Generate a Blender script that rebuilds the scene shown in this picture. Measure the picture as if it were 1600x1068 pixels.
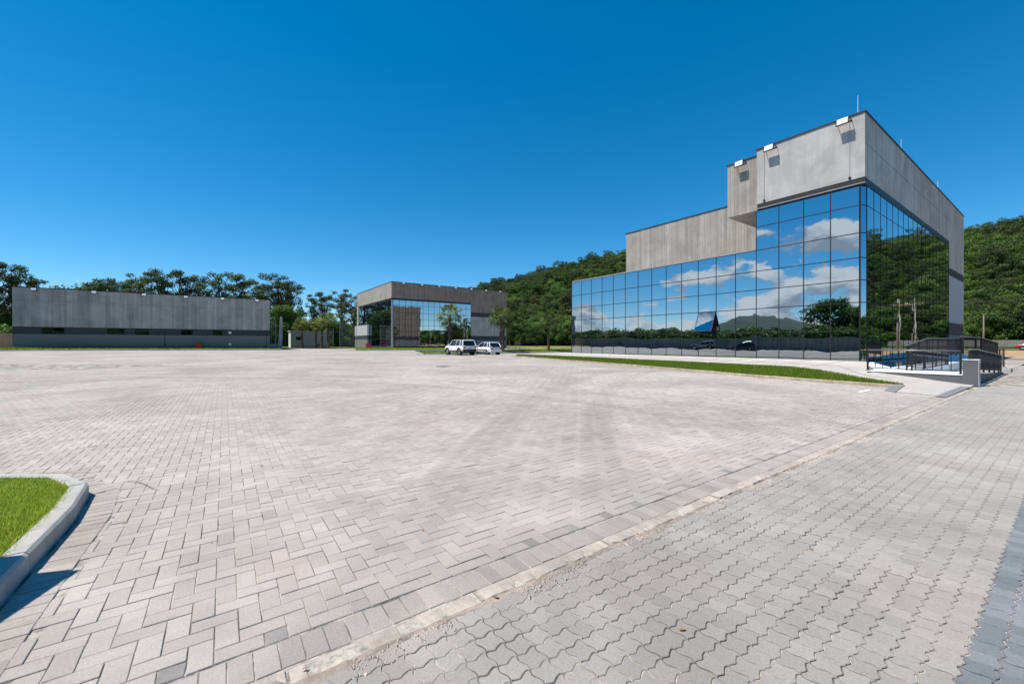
import bpy, math, random
import numpy as np
from mathutils import Vector, noise as mnoise
random.seed(7); RNG = np.random.default_rng(7)
R = math.radians
for o in list(bpy.data.objects): bpy.data.objects.remove(o)
SC = bpy.context.scene
COL = SC.collection
# ------------------------------------------------------------------ camera
# world x runs along the kerb line between lot and road, y across it towards the far buildings
cam_d = bpy.data.cameras.new('camera'); cam = bpy.data.objects.new('camera', cam_d); COL.objects.link(cam)
cam.location = (0, 0, 1.40); cam.rotation_euler = (R(90), 0, R(-35.41))
cam_d.sensor_width = 36; cam_d.lens = 14.24; cam_d.shift_y = 1.0/1600
cam_d.clip_start = 0.05; cam_d.clip_end = 9000
SC.camera = cam
# ------------------------------------------------------------------ sky, sun
SUN = Vector((-0.50, 0.20, 1.0)).normalized()          # towards the sun
sun_el = math.asin(SUN.z); sun_az = math.atan2(SUN.x, SUN.y)
wd = bpy.data.worlds.new('World'); SC.world = wd; wd.use_nodes = True
def world_nodes():
    nt = wd.node_tree; N = nt.nodes; L = nt.links; N.clear()
    out = N.new('ShaderNodeOutputWorld'); bg = N.new('ShaderNodeBackground'); bg.inputs[1].default_value = 0.150
    sky = N.new('ShaderNodeTexSky'); sky.sky_type = 'NISHITA'; sky.sun_disc = False
    sky.sun_elevation = sun_el; sky.sun_rotation = sun_az
    sky.altitude = 300; sky.air_density = 0.7; sky.dust_density = 0.0; sky.ozone_density = 3.0
    hs = N.new('ShaderNodeHueSaturation'); hs.inputs['Saturation'].default_value = 1.55; hs.inputs['Value'].default_value = 1.0
    hs.inputs['Hue'].default_value = 0.491
    gm = N.new('ShaderNodeGamma'); gm.inputs[1].default_value = 0.8
    L.new(sky.outputs[0], gm.inputs[0]); L.new(gm.outputs[0], hs.inputs['Color'])
    # cumulus bank low in the sky behind and to the left of the photographer (the mirror glass shows it)
    tc = N.new('ShaderNodeTexCoord'); sp = N.new('ShaderNodeSeparateXYZ'); L.new(tc.outputs['Generated'], sp.inputs[0])
    def m(op, a, b=None, c=None, clamp=False):
        n = N.new('ShaderNodeMath'); n.operation = op; n.use_clamp = clamp
        for i, v in enumerate((a, b, c)):
            if v is None: continue
            if isinstance(v, (int, float)): n.inputs[i].default_value = v
            else: L.new(v, n.inputs[i])
        return n.outputs[0]
    def sm(v, a, b):
        n = N.new('ShaderNodeMapRange'); n.interpolation_type = 'SMOOTHSTEP'
        L.new(v, n.inputs['Value']); n.inputs['From Min'].default_value = a; n.inputs['From Max'].default_value = b
        return n.outputs[0]
    mp = N.new('ShaderNodeMapping'); mp.inputs['Scale'].default_value = (1, 1, 2.3); mp.inputs['Location'].default_value = (0.35, 0.1, 0.22)
    L.new(tc.outputs['Generated'], mp.inputs[0])
    n1 = N.new('ShaderNodeTexNoise'); n1.inputs['Scale'].default_value = 7.5; n1.inputs['Detail'].default_value = 10; n1.inputs['Roughness'].default_value = 0.58
    L.new(mp.outputs[0], n1.inputs['Vector'])
    mp2 = N.new('ShaderNodeMapping'); mp2.inputs['Scale'].default_value = (1, 1, 2.3); mp2.inputs['Location'].default_value = (0.365, 0.1, 0.275)
    L.new(tc.outputs['Generated'], mp2.inputs[0])
    n2 = N.new('ShaderNodeTexNoise'); n2.inputs['Scale'].default_value = 7.5; n2.inputs['Detail'].default_value = 6; n2.inputs['Roughness'].default_value = 0.55
    L.new(mp2.outputs[0], n2.inputs['Vector'])
    # denser low down, gone above about 16 degrees
    lim = m('MULTIPLY_ADD', m('SUBTRACT', m('MULTIPLY', sp.outputs['X'], -1.0), 0.70), 0.66, 0.098)
    lowb = m('MULTIPLY_ADD', sm(m('DIVIDE', sp.outputs['Z'], lim), 0.72, 1.22), -0.30, 0.050)
    d = m('ADD', n1.outputs['Fac'], lowb)
    dens = sm(d, 0.505, 0.575)
    side = sm(m('MULTIPLY', sp.outputs['X'], -1.0), 0.36, 0.58)
    dens = m('MULTIPLY', dens, side, clamp=True)
    shade = m('SUBTRACT', n2.outputs['Fac'], n1.outputs['Fac'])
    lit = sm(shade, 0.09, -0.12)
    cr = N.new('ShaderNodeMix'); cr.data_type = 'RGBA'
    cr.inputs['A'].default_value = (1.9, 2.25, 2.75, 1); cr.inputs['B'].default_value = (4.7, 4.8, 5.0, 1)
    L.new(lit, cr.inputs['Factor'])
    mx = N.new('ShaderNodeMix'); mx.data_type = 'RGBA'
    L.new(m('MULTIPLY', dens, 0.93), mx.inputs['Factor']); L.new(hs.outputs[0], mx.inputs['A']); L.new(cr.outputs['Result'], mx.inputs['B'])
    L.new(mx.outputs['Result'], bg.inputs[0]); L.new(bg.outputs[0], out.inputs[0])
world_nodes()
sd = bpy.data.lights.new('sun', 'SUN'); sd.energy = 4.1; sd.angle = R(0.53); sd.color = (1.0, 0.935, 0.835)
so = bpy.data.objects.new('sun', sd); COL.objects.link(so); so.rotation_euler = (-SUN).to_track_quat('-Z', 'Y').to_euler()
vs = SC.view_settings; vs.view_transform = 'Standard'; vs.look = 'None'; vs.exposure = 0.58; vs.gamma = 1.0; vs.use_curve_mapping = False
SC.cycles.max_bounces = 6; SC.cycles.glossy_bounces = 4; SC.cycles.transparent_max_bounces = 6

# ------------------------------------------------------------------ helpers
def tag(o, label=None, cat=None, group=None, kind=None):
    if label: o['label'] = label
    if cat: o['category'] = cat
    if group: o['group'] = group
    if kind: o['kind'] = kind
    return o
def empty(name, loc, label=None, cat=None, group=None, rz=0):
    o = bpy.data.objects.new(name, None); COL.objects.link(o); o.location = loc; o.rotation_euler = (0, 0, rz)
    o.empty_display_size = 0.2
    return tag(o, label, cat, group)
def wloc(o):
    v = Vector((0, 0, 0))
    while o is not None: v += o.location; o = o.parent
    return v
def link(name, me, parent=None, loc=None):
    o = bpy.data.objects.new(name, me); COL.objects.link(o)
    if parent is not None: o.parent = parent
    if loc is not None: o.location = loc
    return o
def copy_tree(o, parent=None):
    c = o.copy(); COL.objects.link(c); c.parent = parent
    for ch in list(o.children): copy_tree(ch, c)
    return c
def np_mesh(name, V, F, mats, smooth=False):
    """V (n,3); F list of (m,k) int arrays; fast"""
    me = bpy.data.meshes.new(name); V = np.asarray(V, np.float32)
    F = [np.asarray(f, np.int32) for f in F if len(f)]
    me.vertices.add(len(V)); me.vertices.foreach_set('co', V.ravel())
    nl = sum(f.size for f in F); npol = sum(len(f) for f in F)
    me.loops.add(nl); me.loops.foreach_set('vertex_index', np.concatenate([f.ravel() for f in F]))
    me.polygons.add(npol)
    tot = np.concatenate([np.full(len(f), f.shape[1], np.int32) for f in F])
    st = np.concatenate([[0], np.cumsum(tot)[:-1]]).astype(np.int32)
    me.polygons.foreach_set('loop_start', st)
    me.update(calc_edges=True)
    me.polygons.foreach_set('use_smooth', np.full(npol, bool(smooth)))
    for m in (mats if isinstance(mats, (list, tuple)) else [mats]): me.materials.append(m)
    return me
class MB:
    def __init__(s): s.v = []; s.f = []; s.sm = False
    def quad(s, *p): b = len(s.v); s.v += [tuple(q) for q in p]; s.f.append(tuple(range(b, b+len(p)))); return s
    def box(s, x0, x1, y0, y1, z0, z1):
        b = len(s.v)
        s.v += [(x0,y0,z0),(x1,y0,z0),(x1,y1,z0),(x0,y1,z0),(x0,y0,z1),(x1,y0,z1),(x1,y1,z1),(x0,y1,z1)]
        s.f += [tuple(b+i for i in q) for q in ((0,3,2,1),(4,5,6,7),(0,1,5,4),(1,2,6,5),(2,3,7,6),(3,0,4,7))]; return s
    def prism(s, poly, z0, z1):
        """poly ccw; z0,z1 numbers or per-vertex lists"""
        n = len(poly); b = len(s.v)
        a = z0 if hasattr(z0, '__len__') else [z0]*n; c = z1 if hasattr(z1, '__len__') else [z1]*n
        s.v += [(p[0],p[1],a[i]) for i,p in enumerate(poly)] + [(p[0],p[1],c[i]) for i,p in enumerate(poly)]
        s.f.append(tuple(b+i for i in range(n-1,-1,-1))); s.f.append(tuple(b+n+i for i in range(n)))
        for i in range(n): j = (i+1) % n; s.f.append((b+i, b+j, b+n+j, b+n+i))
        return s
    def tube(s, pts, rad, n=8, cap=True):
        pts = [Vector(p) for p in pts]; rs = rad if hasattr(rad, '__len__') else [rad]*len(pts); b = len(s.v)
        for i, p in enumerate(pts):
            d = (pts[min(i+1, len(pts)-1)] - pts[max(i-1, 0)]).normalized()
            a = d.cross(Vector((0,0,1)))
            if a.length < 1e-3: a = d.cross(Vector((1,0,0)))
            a.normalize(); c = d.cross(a)
            for k in range(n):
                t = 2*math.pi*k/n; s.v.append(tuple(p + (a*math.cos(t) + c*math.sin(t))*rs[i]))
        for i in range(len(pts)-1):
            for k in range(n):
                s.f.append((b+i*n+k, b+i*n+(k+1)%n, b+(i+1)*n+(k+1)%n, b+(i+1)*n+k))
        if cap:
            s.f.append(tuple(b+k for k in range(n-1,-1,-1))); e = b+(len(pts)-1)*n; s.f.append(tuple(e+k for k in range(n)))
        return s
    def build(s, name, mat, parent=None, smooth=False, bevel=0):
        off = wloc(parent) if parent is not None else Vector((0,0,0))
        me = bpy.data.meshes.new(name); me.from_pydata([(a-off.x, b-off.y, c-off.z) for a,b,c in s.v], [], s.f); me.update()
        me.materials.append(mat)
        if smooth: me.polygons.foreach_set('use_smooth', [True]*len(me.polygons))
        o = link(name, me, parent)
        if bevel:
            md = o.modifiers.new('bevel', 'BEVEL'); md.width = bevel; md.segments = 2; md.limit_method = 'ANGLE'
        return o
def bx(name, mat, parent, x0, x1, y0, y1, z0, z1, bevel=0): return MB().box(x0,x1,y0,y1,z0,z1).build(name, mat, parent, bevel=bevel)
def inpoly(x, y, poly):
    x = np.asarray(x); y = np.asarray(y); r = np.zeros(x.shape, bool); n = len(poly)
    for i in range(n):
        x0,y0 = poly[i]; x1,y1 = poly[(i+1)%n]
        if y0 == y1: continue
        c = ((y0 > y) != (y1 > y)) & (x < (x1-x0)*(y-y0)/(y1-y0)+x0); r ^= c
    return r
def polydist(x, y, pts):
    d = np.full(np.shape(x), 1e9)
    for (x0,y0),(x1,y1) in zip(pts[:-1], pts[1:]):
        dx,dy = x1-x0, y1-y0; t = np.clip(((x-x0)*dx+(y-y0)*dy)/(dx*dx+dy*dy), 0, 1)
        d = np.minimum(d, np.hypot(x-x0-t*dx, y-y0-t*dy))
    return d
CA, SA = math.cos(R(35.41)), math.sin(R(35.41))
def cx(u, v): return CA*u - SA*v            # metres to the right of the lens axis
def cy(u, v): return SA*u + CA*v            # metres in front of the lens
def zg(u, v):
    u = np.asarray(u, float); v = np.asarray(v, float)
    k = np.clip((38-u)/55, 0.18, 1.0)
    return 7.4e-5*np.clip(v, 0, 82)**2*k
def zf(u, v): return float(zg(u, v))

# ------------------------------------------------------------------ materials
def new_mat(name):
    m = bpy.data.materials.new(name); m.use_nodes = True; nt = m.node_tree; nt.nodes.clear()
    o = nt.nodes.new('ShaderNodeOutputMaterial'); b = nt.nodes.new('ShaderNodeBsdfPrincipled'); nt.links.new(b.outputs[0], o.inputs[0])
    return m, nt, b
class NB:
    def __init__(s, nt): s.nt = nt
    def n(s, t, **kw):
        x = s.nt.nodes.new('ShaderNode'+t)
        for k, v in kw.items(): setattr(x, k, v)
        return x
    def put(s, sock, v):
        if hasattr(v, 'is_output'): s.nt.links.new(v, sock)
        elif isinstance(v, (tuple, list)): sock.default_value = (*v, 1) if len(v) == 3 and sock.type == 'RGBA' else v
        else: sock.default_value = v
    def math(s, op, a, b=0, clamp=False):
        x = s.n('Math', operation=op, use_clamp=clamp); s.put(x.inputs[0], a); s.put(x.inputs[1], b); return x.outputs[0]
    def pos(s, scale=(1,1,1), obj=False):
        g = s.n('TexCoord').outputs['Object'] if obj else s.n('NewGeometry').outputs['Position']
        mp = s.n('Mapping'); s.nt.links.new(g, mp.inputs[0]); mp.inputs['Scale'].default_value = scale; return mp.outputs[0]
    def noise(s, vec, scale, detail=4, rough=.55, dist=0):
        x = s.n('TexNoise'); s.nt.links.new(vec, x.inputs['Vector']); x.inputs['Scale'].default_value = scale
        x.inputs['Detail'].default_value = detail; x.inputs['Roughness'].default_value = rough; x.inputs['Distortion'].default_value = dist
        return x.outputs['Fac']
    def mr(s, v, a, b, c=0., d=1., smooth=True):
        x = s.n('MapRange', interpolation_type='SMOOTHSTEP' if smooth else 'LINEAR'); s.put(x.inputs['Value'], v)
        for k, val in zip(('From Min','From Max','To Min','To Max'), (a,b,c,d)): x.inputs[k].default_value = val
        return x.outputs[0]
    def mix(s, f, a, b, mode='MIX'):
        x = s.n('Mix', data_type='RGBA', blend_type=mode); s.put(x.inputs['Factor'], f); s.put(x.inputs['A'], a); s.put(x.inputs['B'], b); return x.outputs['Result']
    def bump(s, h, strength, dist, bsdf):
        x = s.n('Bump'); s.put(x.inputs['Height'], h); x.inputs['Strength'].default_value = strength; x.inputs['Distance'].default_value = dist
        s.nt.links.new(x.outputs[0], bsdf.inputs['Normal'])
    def rand(s): return s.n('ObjectInfo').outputs['Random']
    def attr(s, name): x = s.n('Attribute'); x.attribute_name = name; return x.outputs['Fac']
def simple(name, col, rough=.6, metal=0., var=.12, nscale=3., spec=.3, bump=0.):
    m, nt, b = new_mat(name); q = NB(nt)
    f = q.noise(q.pos(), nscale, 5); g = q.mr(f, .25, .75, 1-var, 1+var, False)
    c = q.mix(1.0, col, q.math('ADD', g, 0), 'MULTIPLY'); nt.links.new(c, b.inputs['Base Color'])
    b.inputs['Roughness'].default_value = rough; b.inputs['Metallic'].default_value = metal; b.inputs['Specular IOR Level'].default_value = spec
    if bump: q.bump(q.noise(q.pos(), nscale*12, 4), bump, .01, b)
    return m
def paver_mat(name, ca, cb, src, stain=1.0, dark=None, far=False, warm=(1.07,.985,.95)):
    m, nt, b = new_mat(name); q = NB(nt); p = q.pos()
    if src == 'obj': t = q.rand()
    elif src == 'attr': t = q.attr('tone')
    else: t = q.noise(q.pos((1,1,0)), 3.2, 3, .7)
    c = q.mix(q.mr(t, 0, 1) if src != 'far' else q.mr(t, .3, .7), ca, cb)
    if src != 'far':
        od = q.mr(q.math('FRACT', q.math('MULTIPLY', t, 37.7)), .93, 1.0, 1.0, .90); c = q.mix(1., c, od, 'MULTIPLY')
    big = q.noise(q.pos((1,1,0)), .22, 5, .6, .6); c = q.mix(1., c, q.mr(big, .3, .7, 1-.20*stain, 1+.11*stain), 'MULTIPLY')
    wm = q.noise(q.pos((1,1,0)), .5, 3, .5); c = q.mix(q.mr(wm, .45, .7, 0, .5*stain), c, q.mix(1., c, warm, 'MULTIPLY'))
    mid = q.noise(q.pos((1,1,0)), 1.7, 5, .65, .4); c = q.mix(1., c, q.mr(mid, .25, .75, 1-.13*stain, 1+.09*stain), 'MULTIPLY')
    if stain > .5 :   # tyre tracks sweeping across the lot
        vx = q.n('SeparateXYZ'); nt.links.new(q.pos(), vx.inputs[0])
        for (ox, oy, rr, wd_, st) in ((30.,-22.,36.5,.16,.15),(30.,-22.,38.1,.16,.15),(-14.,4.,21.,.15,.15),(-14.,4.,22.6,.15,.14),(28.,40.,24.2,.2,.10),(28.,40.,25.8,.2,.08),(2.,60.,48.,.25,.08),(5.,-30.,44.,.3,.07)):
            dx = q.math('SUBTRACT', vx.outputs[0], ox); dy = q.math('SUBTRACT', vx.outputs[1], oy)
            r = q.math('SQRT', q.math('ADD', q.math('MULTIPLY', dx, dx), q.math('MULTIPLY', dy, dy)))
            e = q.math('ABSOLUTE', q.math('SUBTRACT', r, rr)); k = q.mr(e, wd_, wd_*2.2, st, 0)
            k = q.math('MULTIPLY', k, q.mr(mid, .3, .6, .3, 1.)); c = q.mix(k, c, (.06,.055,.05))
    fine = q.noise(p, 90, 4, .7); c = q.mix(1., c, q.mr(fine, .25, .75, .86, 1.12), 'MULTIPLY')
    grit = q.noise(p, 400, 2, .6); c = q.mix(1., c, q.mr(grit, .3, .7, .93, 1.06), 'MULTIPLY')
    if far:
        st = q.noise(q.pos((.9,6,0)), 1.4, 4, .7); c = q.mix(1., c, q.mr(st, .3, .7, .93, 1.06), 'MULTIPLY')
    nt.links.new(c, b.inputs['Base Color']); b.inputs['Roughness'].default_value = .88; b.inputs['Specular IOR Level'].default_value = .25
    q.bump(q.math('ADD', fine, q.math('MULTIPLY', grit, .5)), .35, .004, b)
    return m
LA, LB = (.395,.353,.318), (.452,.406,.368)
M = {}
M['pav_obj'] = paver_mat('lot paver', LA, LB, 'obj'); M['pav_att'] = paver_mat('lot paver field', LA, LB, 'attr')
M['pav_far'] = paver_mat('lot paving far', tuple(.94*c for c in LA), tuple(.95*c for c in LB), 'far', far=True)
M['bor_obj'] = paver_mat('border paver', (.358,.318,.286), (.425,.380,.343), 'obj')
M['half_obj'] = paver_mat('cut grey paver', (.265,.248,.232), (.40,.362,.33), 'obj')
RA, RB = (.335,.312,.282), (.380,.354,.321)
M['road_obj'] = paver_mat('road paver', RA, RB, 'obj', .8); M['road_att'] = paver_mat('road paver field', RA, RB, 'attr', .8)
M['road_far'] = paver_mat('road paving far', tuple(.95*c for c in RA), tuple(.95*c for c in RB), 'far', .8, far=True)
M['lane_obj'] = paver_mat('dark road paver', (.17,.185,.20), (.24,.255,.27), 'obj', .7); M['lane_att'] = paver_mat('dark road paver field', (.17,.185,.20), (.24,.255,.27), 'attr', .7)
def joint_mat():
    m, nt, b = new_mat('joint sand'); q = NB(nt); p = q.pos()
    n1 = q.noise(p, 2.3, 5, .65); n2 = q.noise(p, 40, 4, .7)
    c = q.mix(q.mr(n1, .40, .58), (.13,.115,.10), (.46,.42,.365)); c = q.mix(1., c, q.mr(n2, .3, .7, .7, 1.2), 'MULTIPLY')
    nt.links.new(c, b.inputs['Base Color']); b.inputs['Roughness'].default_value = .95; q.bump(n2, .8, .004, b); return m
M['joint'] = joint_mat()
def concrete(name, col, streak=.25, board=0., joints=(), rough=.85, warm=0.):
    """board = board-mark relief period in m (vertical boards)"""
    m, nt, b = new_mat(name); q = NB(nt)
    big = q.noise(q.pos(), .55, 7, .68, .5); st = q.noise(q.pos((2.6,2.6,.10)), 1.0, 6, .65); st2 = q.noise(q.pos((9,9,.25)), 1.0, 4, .6); fine = q.noise(q.pos(), 30, 4, .7)
    c = q.mix(1., col, q.mr(big, .3, .7, .80, 1.12), 'MULTIPLY')
    c = q.mix(1., c, q.mr(st, .3, .68, 1-streak, 1+streak*.45), 'MULTIPLY'); c = q.mix(1., c, q.mr(st2, .3, .7, 1-.5*streak, 1+.3*streak), 'MULTIPLY')
    c = q.mix(1., c, q.mr(fine, .3, .7, .93, 1.06), 'MULTIPLY')
    drip = q.mr(q.noise(q.pos((5,5,.12)), 1.0, 3, .5), .58, .70, 0, .55*min(1, streak*3)); c = q.mix(q.math('MULTIPLY', drip, q.mr(big, .45, .6)), c, tuple(.45*x for x in col))
    h = fine
    if board:
        sx = q.n('SeparateXYZ'); nt.links.new(q.pos(), sx.inputs[0]); w = q.math('DIVIDE', q.math('ADD', sx.outputs[0], sx.outputs[1]), board)
        cell = q.math('FLOOR', w); wn = q.n('TexWhiteNoise', noise_dimensions='1D'); nt.links.new(cell, wn.inputs['W'])
        c = q.mix(1., c, q.mr(wn.outputs['Value'], 0, 1, .86, 1.1, False), 'MULTIPLY')
        fr = q.math('ABSOLUTE', q.math('SUBTRACT', q.math('FRACT', w), .5)); gr = q.mr(fr, .42, .5, 1, 0); c = q.mix(1., c, q.mr(gr, 0, 1, .8, 1.), 'MULTIPLY')
        h = q.math('ADD', q.math('MULTIPLY', gr, 3.), q.math('ADD', fine, q.math('MULTIPLY', wn.outputs['Value'], 1.5)))
    nt.links.new(c, b.inputs['Base Color']); b.inputs['Roughness'].default_value = rough; b.inputs['Specular IOR Level'].default_value = .2
    q.bump(h, .5, .012, b); return m
M['conc_light'] = concrete('tower concrete', (.45,.435,.425), .06)
M['conc_board'] = concrete('board marked concrete', (.375,.345,.305), .16, .24)
M['conc_side'] = concrete('streaked concrete', (.58,.525,.49), .24)
M['conc_brown'] = concrete('weathered brown concrete', (.34,.25,.20), .24)
M['conc_grey'] = concrete('grey ribbed concrete', (.47,.42,.375), .16, .24)
M['paint_lt'] = simple('light grey paint', (.46,.46,.48), .7, var=.05)
M['paint_mid'] = simple('mid grey paint', (.20,.195,.19), .7, var=.05)
M['paint_dk'] = simple('charcoal paint', (.055,.055,.06), .65, var=.06)
M['flash'] = simple('dark metal flashing', (.05,.045,.045), .45, .3)
M['frame'] = simple('black aluminium', (.016,.017,.02), .5, .0)
M['core'] = simple('dark interior', (.01,.01,.012), .9)
M['roof'] = simple('roof membrane', (.3,.3,.3), .9)
def glass_mat(name, tint, rough=.008):
    m, nt, b = new_mat(name); q = NB(nt); b.inputs['Base Color'].default_value = (*tint, 1); b.inputs['Metallic'].default_value = 1
    b.inputs['Roughness'].default_value = rough
    q.bump(q.noise(q.pos(), .9, 2, .4), 0.0035, 1.0, b)
    return m
M['glass'] = glass_mat('mirror glass', (.435,.49,.525))
M['glass_dk'] = glass_mat('dark window glass', (.10,.12,.14), .03)
M['kerb'] = concrete('kerb concrete', (.43,.415,.39), .15)
M['edging'] = concrete('edging concrete', (.47,.41,.355), .25)
M['mortar'] = concrete('spilled mortar', (.36,.30,.25), .3)
M['base_paint'] = simple('dark grey base paint', (.115,.118,.12), .7, var=.06)
M['kerb_sand'] = concrete('sandy kerb concrete', (.42,.345,.265), .25)
M['walk'] = paver_mat('sidewalk paver', (.43,.40,.37), (.50,.465,.435), 'far', .5)
M['walk_dk'] = paver_mat('dark sidewalk paver', (.19,.185,.19), (.24,.235,.24), 'far', .4)
M['white_floor'] = simple('white terrace paint', (.80,.80,.79), .6, var=.04)
M['white'] = simple('white enamel', (.80,.80,.80), .35, var=.02)
M['lens'] = simple('floodlight diffuser', (.88,.88,.88), .3, var=.01, spec=.5)
M['red'] = simple('red enamel', (.45,.03,.02), .4)
M['brick_red'] = simple('red box paint', (.22,.06,.035), .6)
M['soil'] = simple('bare tan soil', (.40,.265,.14), .95, var=.25, nscale=.25)
M['asph'] = simple('grey asphalt', (.16,.16,.16), .9, var=.15, nscale=1.)
M['wall_conc'] = concrete('perimeter wall concrete', (.26,.245,.22), .25)
M['wood'] = simple('weathered wood pole', (.20,.16,.12), .9)
M['galv'] = simple('galvanised steel', (.42,.43,.43), .45, .6)
M['wire'] = simple('wire', (.05,.05,.05), .7)
M['iron'] = simple('cast iron', (.09,.085,.08), .7, .2, var=.3)
def leaf_mat(name, ca, cb, trans=.25, src='inst'):
    m, nt, b = new_mat(name); q = NB(nt)
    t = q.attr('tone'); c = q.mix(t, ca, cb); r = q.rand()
    c = q.mix(1., c, q.mr(r, 0, 1, .55, 1.35, False), 'MULTIPLY')
    yel = q.mr(q.math('FRACT', q.math('MULTIPLY', r, 13.3)),   .45, 1., 0., .42); c = q.mix(yel, c, q.mix(1., c, (1.45,1.12,.6), 'MULTIPLY'))
    nt.links.new(c, b.inputs['Base Color']); b.inputs['Roughness'].default_value = .55; b.inputs['Specular IOR Level'].default_value = .25
    tr = q.n('BsdfTranslucent'); nt.links.new(c, tr.inputs[0]); mx = q.n('MixShader'); mx.inputs[0].default_value = trans
    out = [n for n in nt.nodes if n.type == 'OUTPUT_MATERIAL'][0]
    nt.links.new(b.outputs[0], mx.inputs[1]); nt.links.new(tr.outputs[0], mx.inputs[2]); nt.links.new(mx.outputs[0], out.inputs[0]); return m
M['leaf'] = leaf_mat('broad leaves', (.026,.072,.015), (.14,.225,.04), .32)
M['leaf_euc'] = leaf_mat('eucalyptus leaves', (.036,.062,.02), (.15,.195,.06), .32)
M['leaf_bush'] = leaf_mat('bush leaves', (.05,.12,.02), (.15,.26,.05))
M['leaf_palm'] = leaf_mat('palm leaves', (.04,.075,.015), (.18,.235,.05), .3)
M['grass'] = leaf_mat('grass blades', (.17,.26,.026), (.46,.56,.095), .35)
M['grass_deep'] = leaf_mat('long grass blades', (.085,.17,.012), (.25,.36,.035), .35)
M['bark'] = simple('grey brown bark', (.12,.09,.065), .95, var=.3, nscale=4, bump=.5)
M['palmbark'] = simple('palm trunk fibre', (.09,.065,.045), .95, var=.35, nscale=6, bump=.6)
def turf_mat(name, a, b_, sc=1.):
    m, nt, b = new_mat(name); q = NB(nt); f = q.noise(q.pos(), 6*sc, 6, .7); g = q.noise(q.pos(), .3, 4, .6)
    c = q.mix(q.mr(q.math('ADD', q.math('MULTIPLY', f, .5), q.math('MULTIPLY', g, .5)), .38, .62), a, b_); nt.links.new(c, b.inputs['Base Color'])
    b.inputs['Roughness'].default_value = .9; b.inputs['Specular IOR Level'].default_value = .1; q.bump(q.noise(q.pos(), 25*sc, 4, .7), .6, .05, b); return m
M['turf'] = turf_mat('turf soil', (.08,.12,.015), (.17,.21,.03)); M['field'] = turf_mat('dry field grass', (.12,.14,.035), (.28,.25,.085))
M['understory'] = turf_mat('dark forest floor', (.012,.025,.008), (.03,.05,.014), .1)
M['terrain'] = turf_mat('rough land', (.07,.10,.03), (.16,.16,.06), .1)
M['mount'] = simple('forested mountain', (.045,.07,.05), .95, var=.3, nscale=.01)

# ------------------------------------------------------------------ ground sheets
def sheet(name, mat, u0, u1, v0, v1, dz, step=2., kind='structure', keep=None, parent=None):
    nu = max(1, int(round((u1-u0)/step))); nv = max(1, int(round((v1-v0)/step)))
    U, Vv = np.meshgrid(np.linspace(u0,u1,nu+1), np.linspace(v0,v1,nv+1)); Z = zg(U, Vv)+dz
    I = np.arange((nu+1)*(nv+1)).reshape(nv+1, nu+1)
    F = np.stack([I[:-1,:-1],I[:-1,1:],I[1:,1:],I[1:,:-1]], -1).reshape(-1,4)
    if keep is not None:
        cu = (U[:-1,:-1]+U[1:,1:])/2; cv = (Vv[:-1,:-1]+Vv[1:,1:])/2; F = F[keep(cu,cv).ravel()]
    o = link(name, np_mesh(name, np.stack([U,Vv,Z],-1).reshape(-1,3), [F], mat), parent)
    if parent is None: o['kind'] = kind
    return o
g = MB(); g.quad((-4500,-4500,-.25),(4500,-4500,-.25),(4500,4500,-.25),(-4500,4500,-.25)); tag(g.build('ground', M['terrain']), kind='structure')
NEAR_L, NEAR_R = 24., 17.
def near_lot(u, v): return (cy(u,v) < NEAR_L) & (cy(u,v) > .2) & (np.abs(cx(u,v)) < 1.38*cy(u,v)+1.6) & (u < 19.2)
def near_road(u, v): return (cy(u,v) < NEAR_R) & (cy(u,v) > .2) & (np.abs(cx(u,v)) < 1.38*cy(u,v)+1.6)
P = .097; V0 = 2.19; U0 = -.0365
lot = sheet('parking_lot', M['pav_far'], -24, 62, V0, V0+88, 0, 1., keep=lambda u,v: ~near_lot(u,v))
sheet('joint_bed', M['joint'], -24, 62, V0, V0+88, -.0055, 1., keep=lambda u,v: near_lot(u,v), parent=lot)
rv1 = 1.868
road = sheet('road', M['road_far'], -40, 46, rv1-12, rv1, 0, 1., keep=lambda u,v: ~near_road(u,v))
sheet('joint_bed', M['joint'], -40, 46, rv1-12, rv1, -.0055, 1., keep=lambda u,v: near_road(u,v), parent=road)
bj = MB(); bj.quad((-24,rv1,-.0065),(40,rv1,-.0065),(40,V0,-.0065),(-24,V0,-.0065)); bj.build('joint_bed', M['joint'], road)
# grass island with kerb at the left
ISL = [(-.97,-5),(-.97,-3),(-.965,-1),(-.965,1.0),(-.965,2.0),(-.97,2.9),(-.965,3.73),(-.95,4.55),(-1.0,5.25),(-1.27,5.78),(-1.85,6.18),(-2.7,6.38),(-3.8,6.45),(-5.5,6.5),(-7.5,6.5)]
ISLP = ISL + [(-7.5,-5)]
STR = [(16.9,3.15),(17.15,5.9),(17.6,8.2),(18.2,10.4),(19.3,14.5),(20.15,18.2),(20.8,21.7),(21.7,25.8),(22.5,29.6),(22.6,31.2),(23.2,32.2)]     # kerb line of the strip before the near building
STRB = [(17.35,3.35),(18.35,4.6),(19.9,6.2),(20.9,7.6),(21.4,11.9),(21.7,14.5),(22.0,18.2),(22.4,23.),(22.9,27.),(23.5,31.),(23.6,32.1)]
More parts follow.
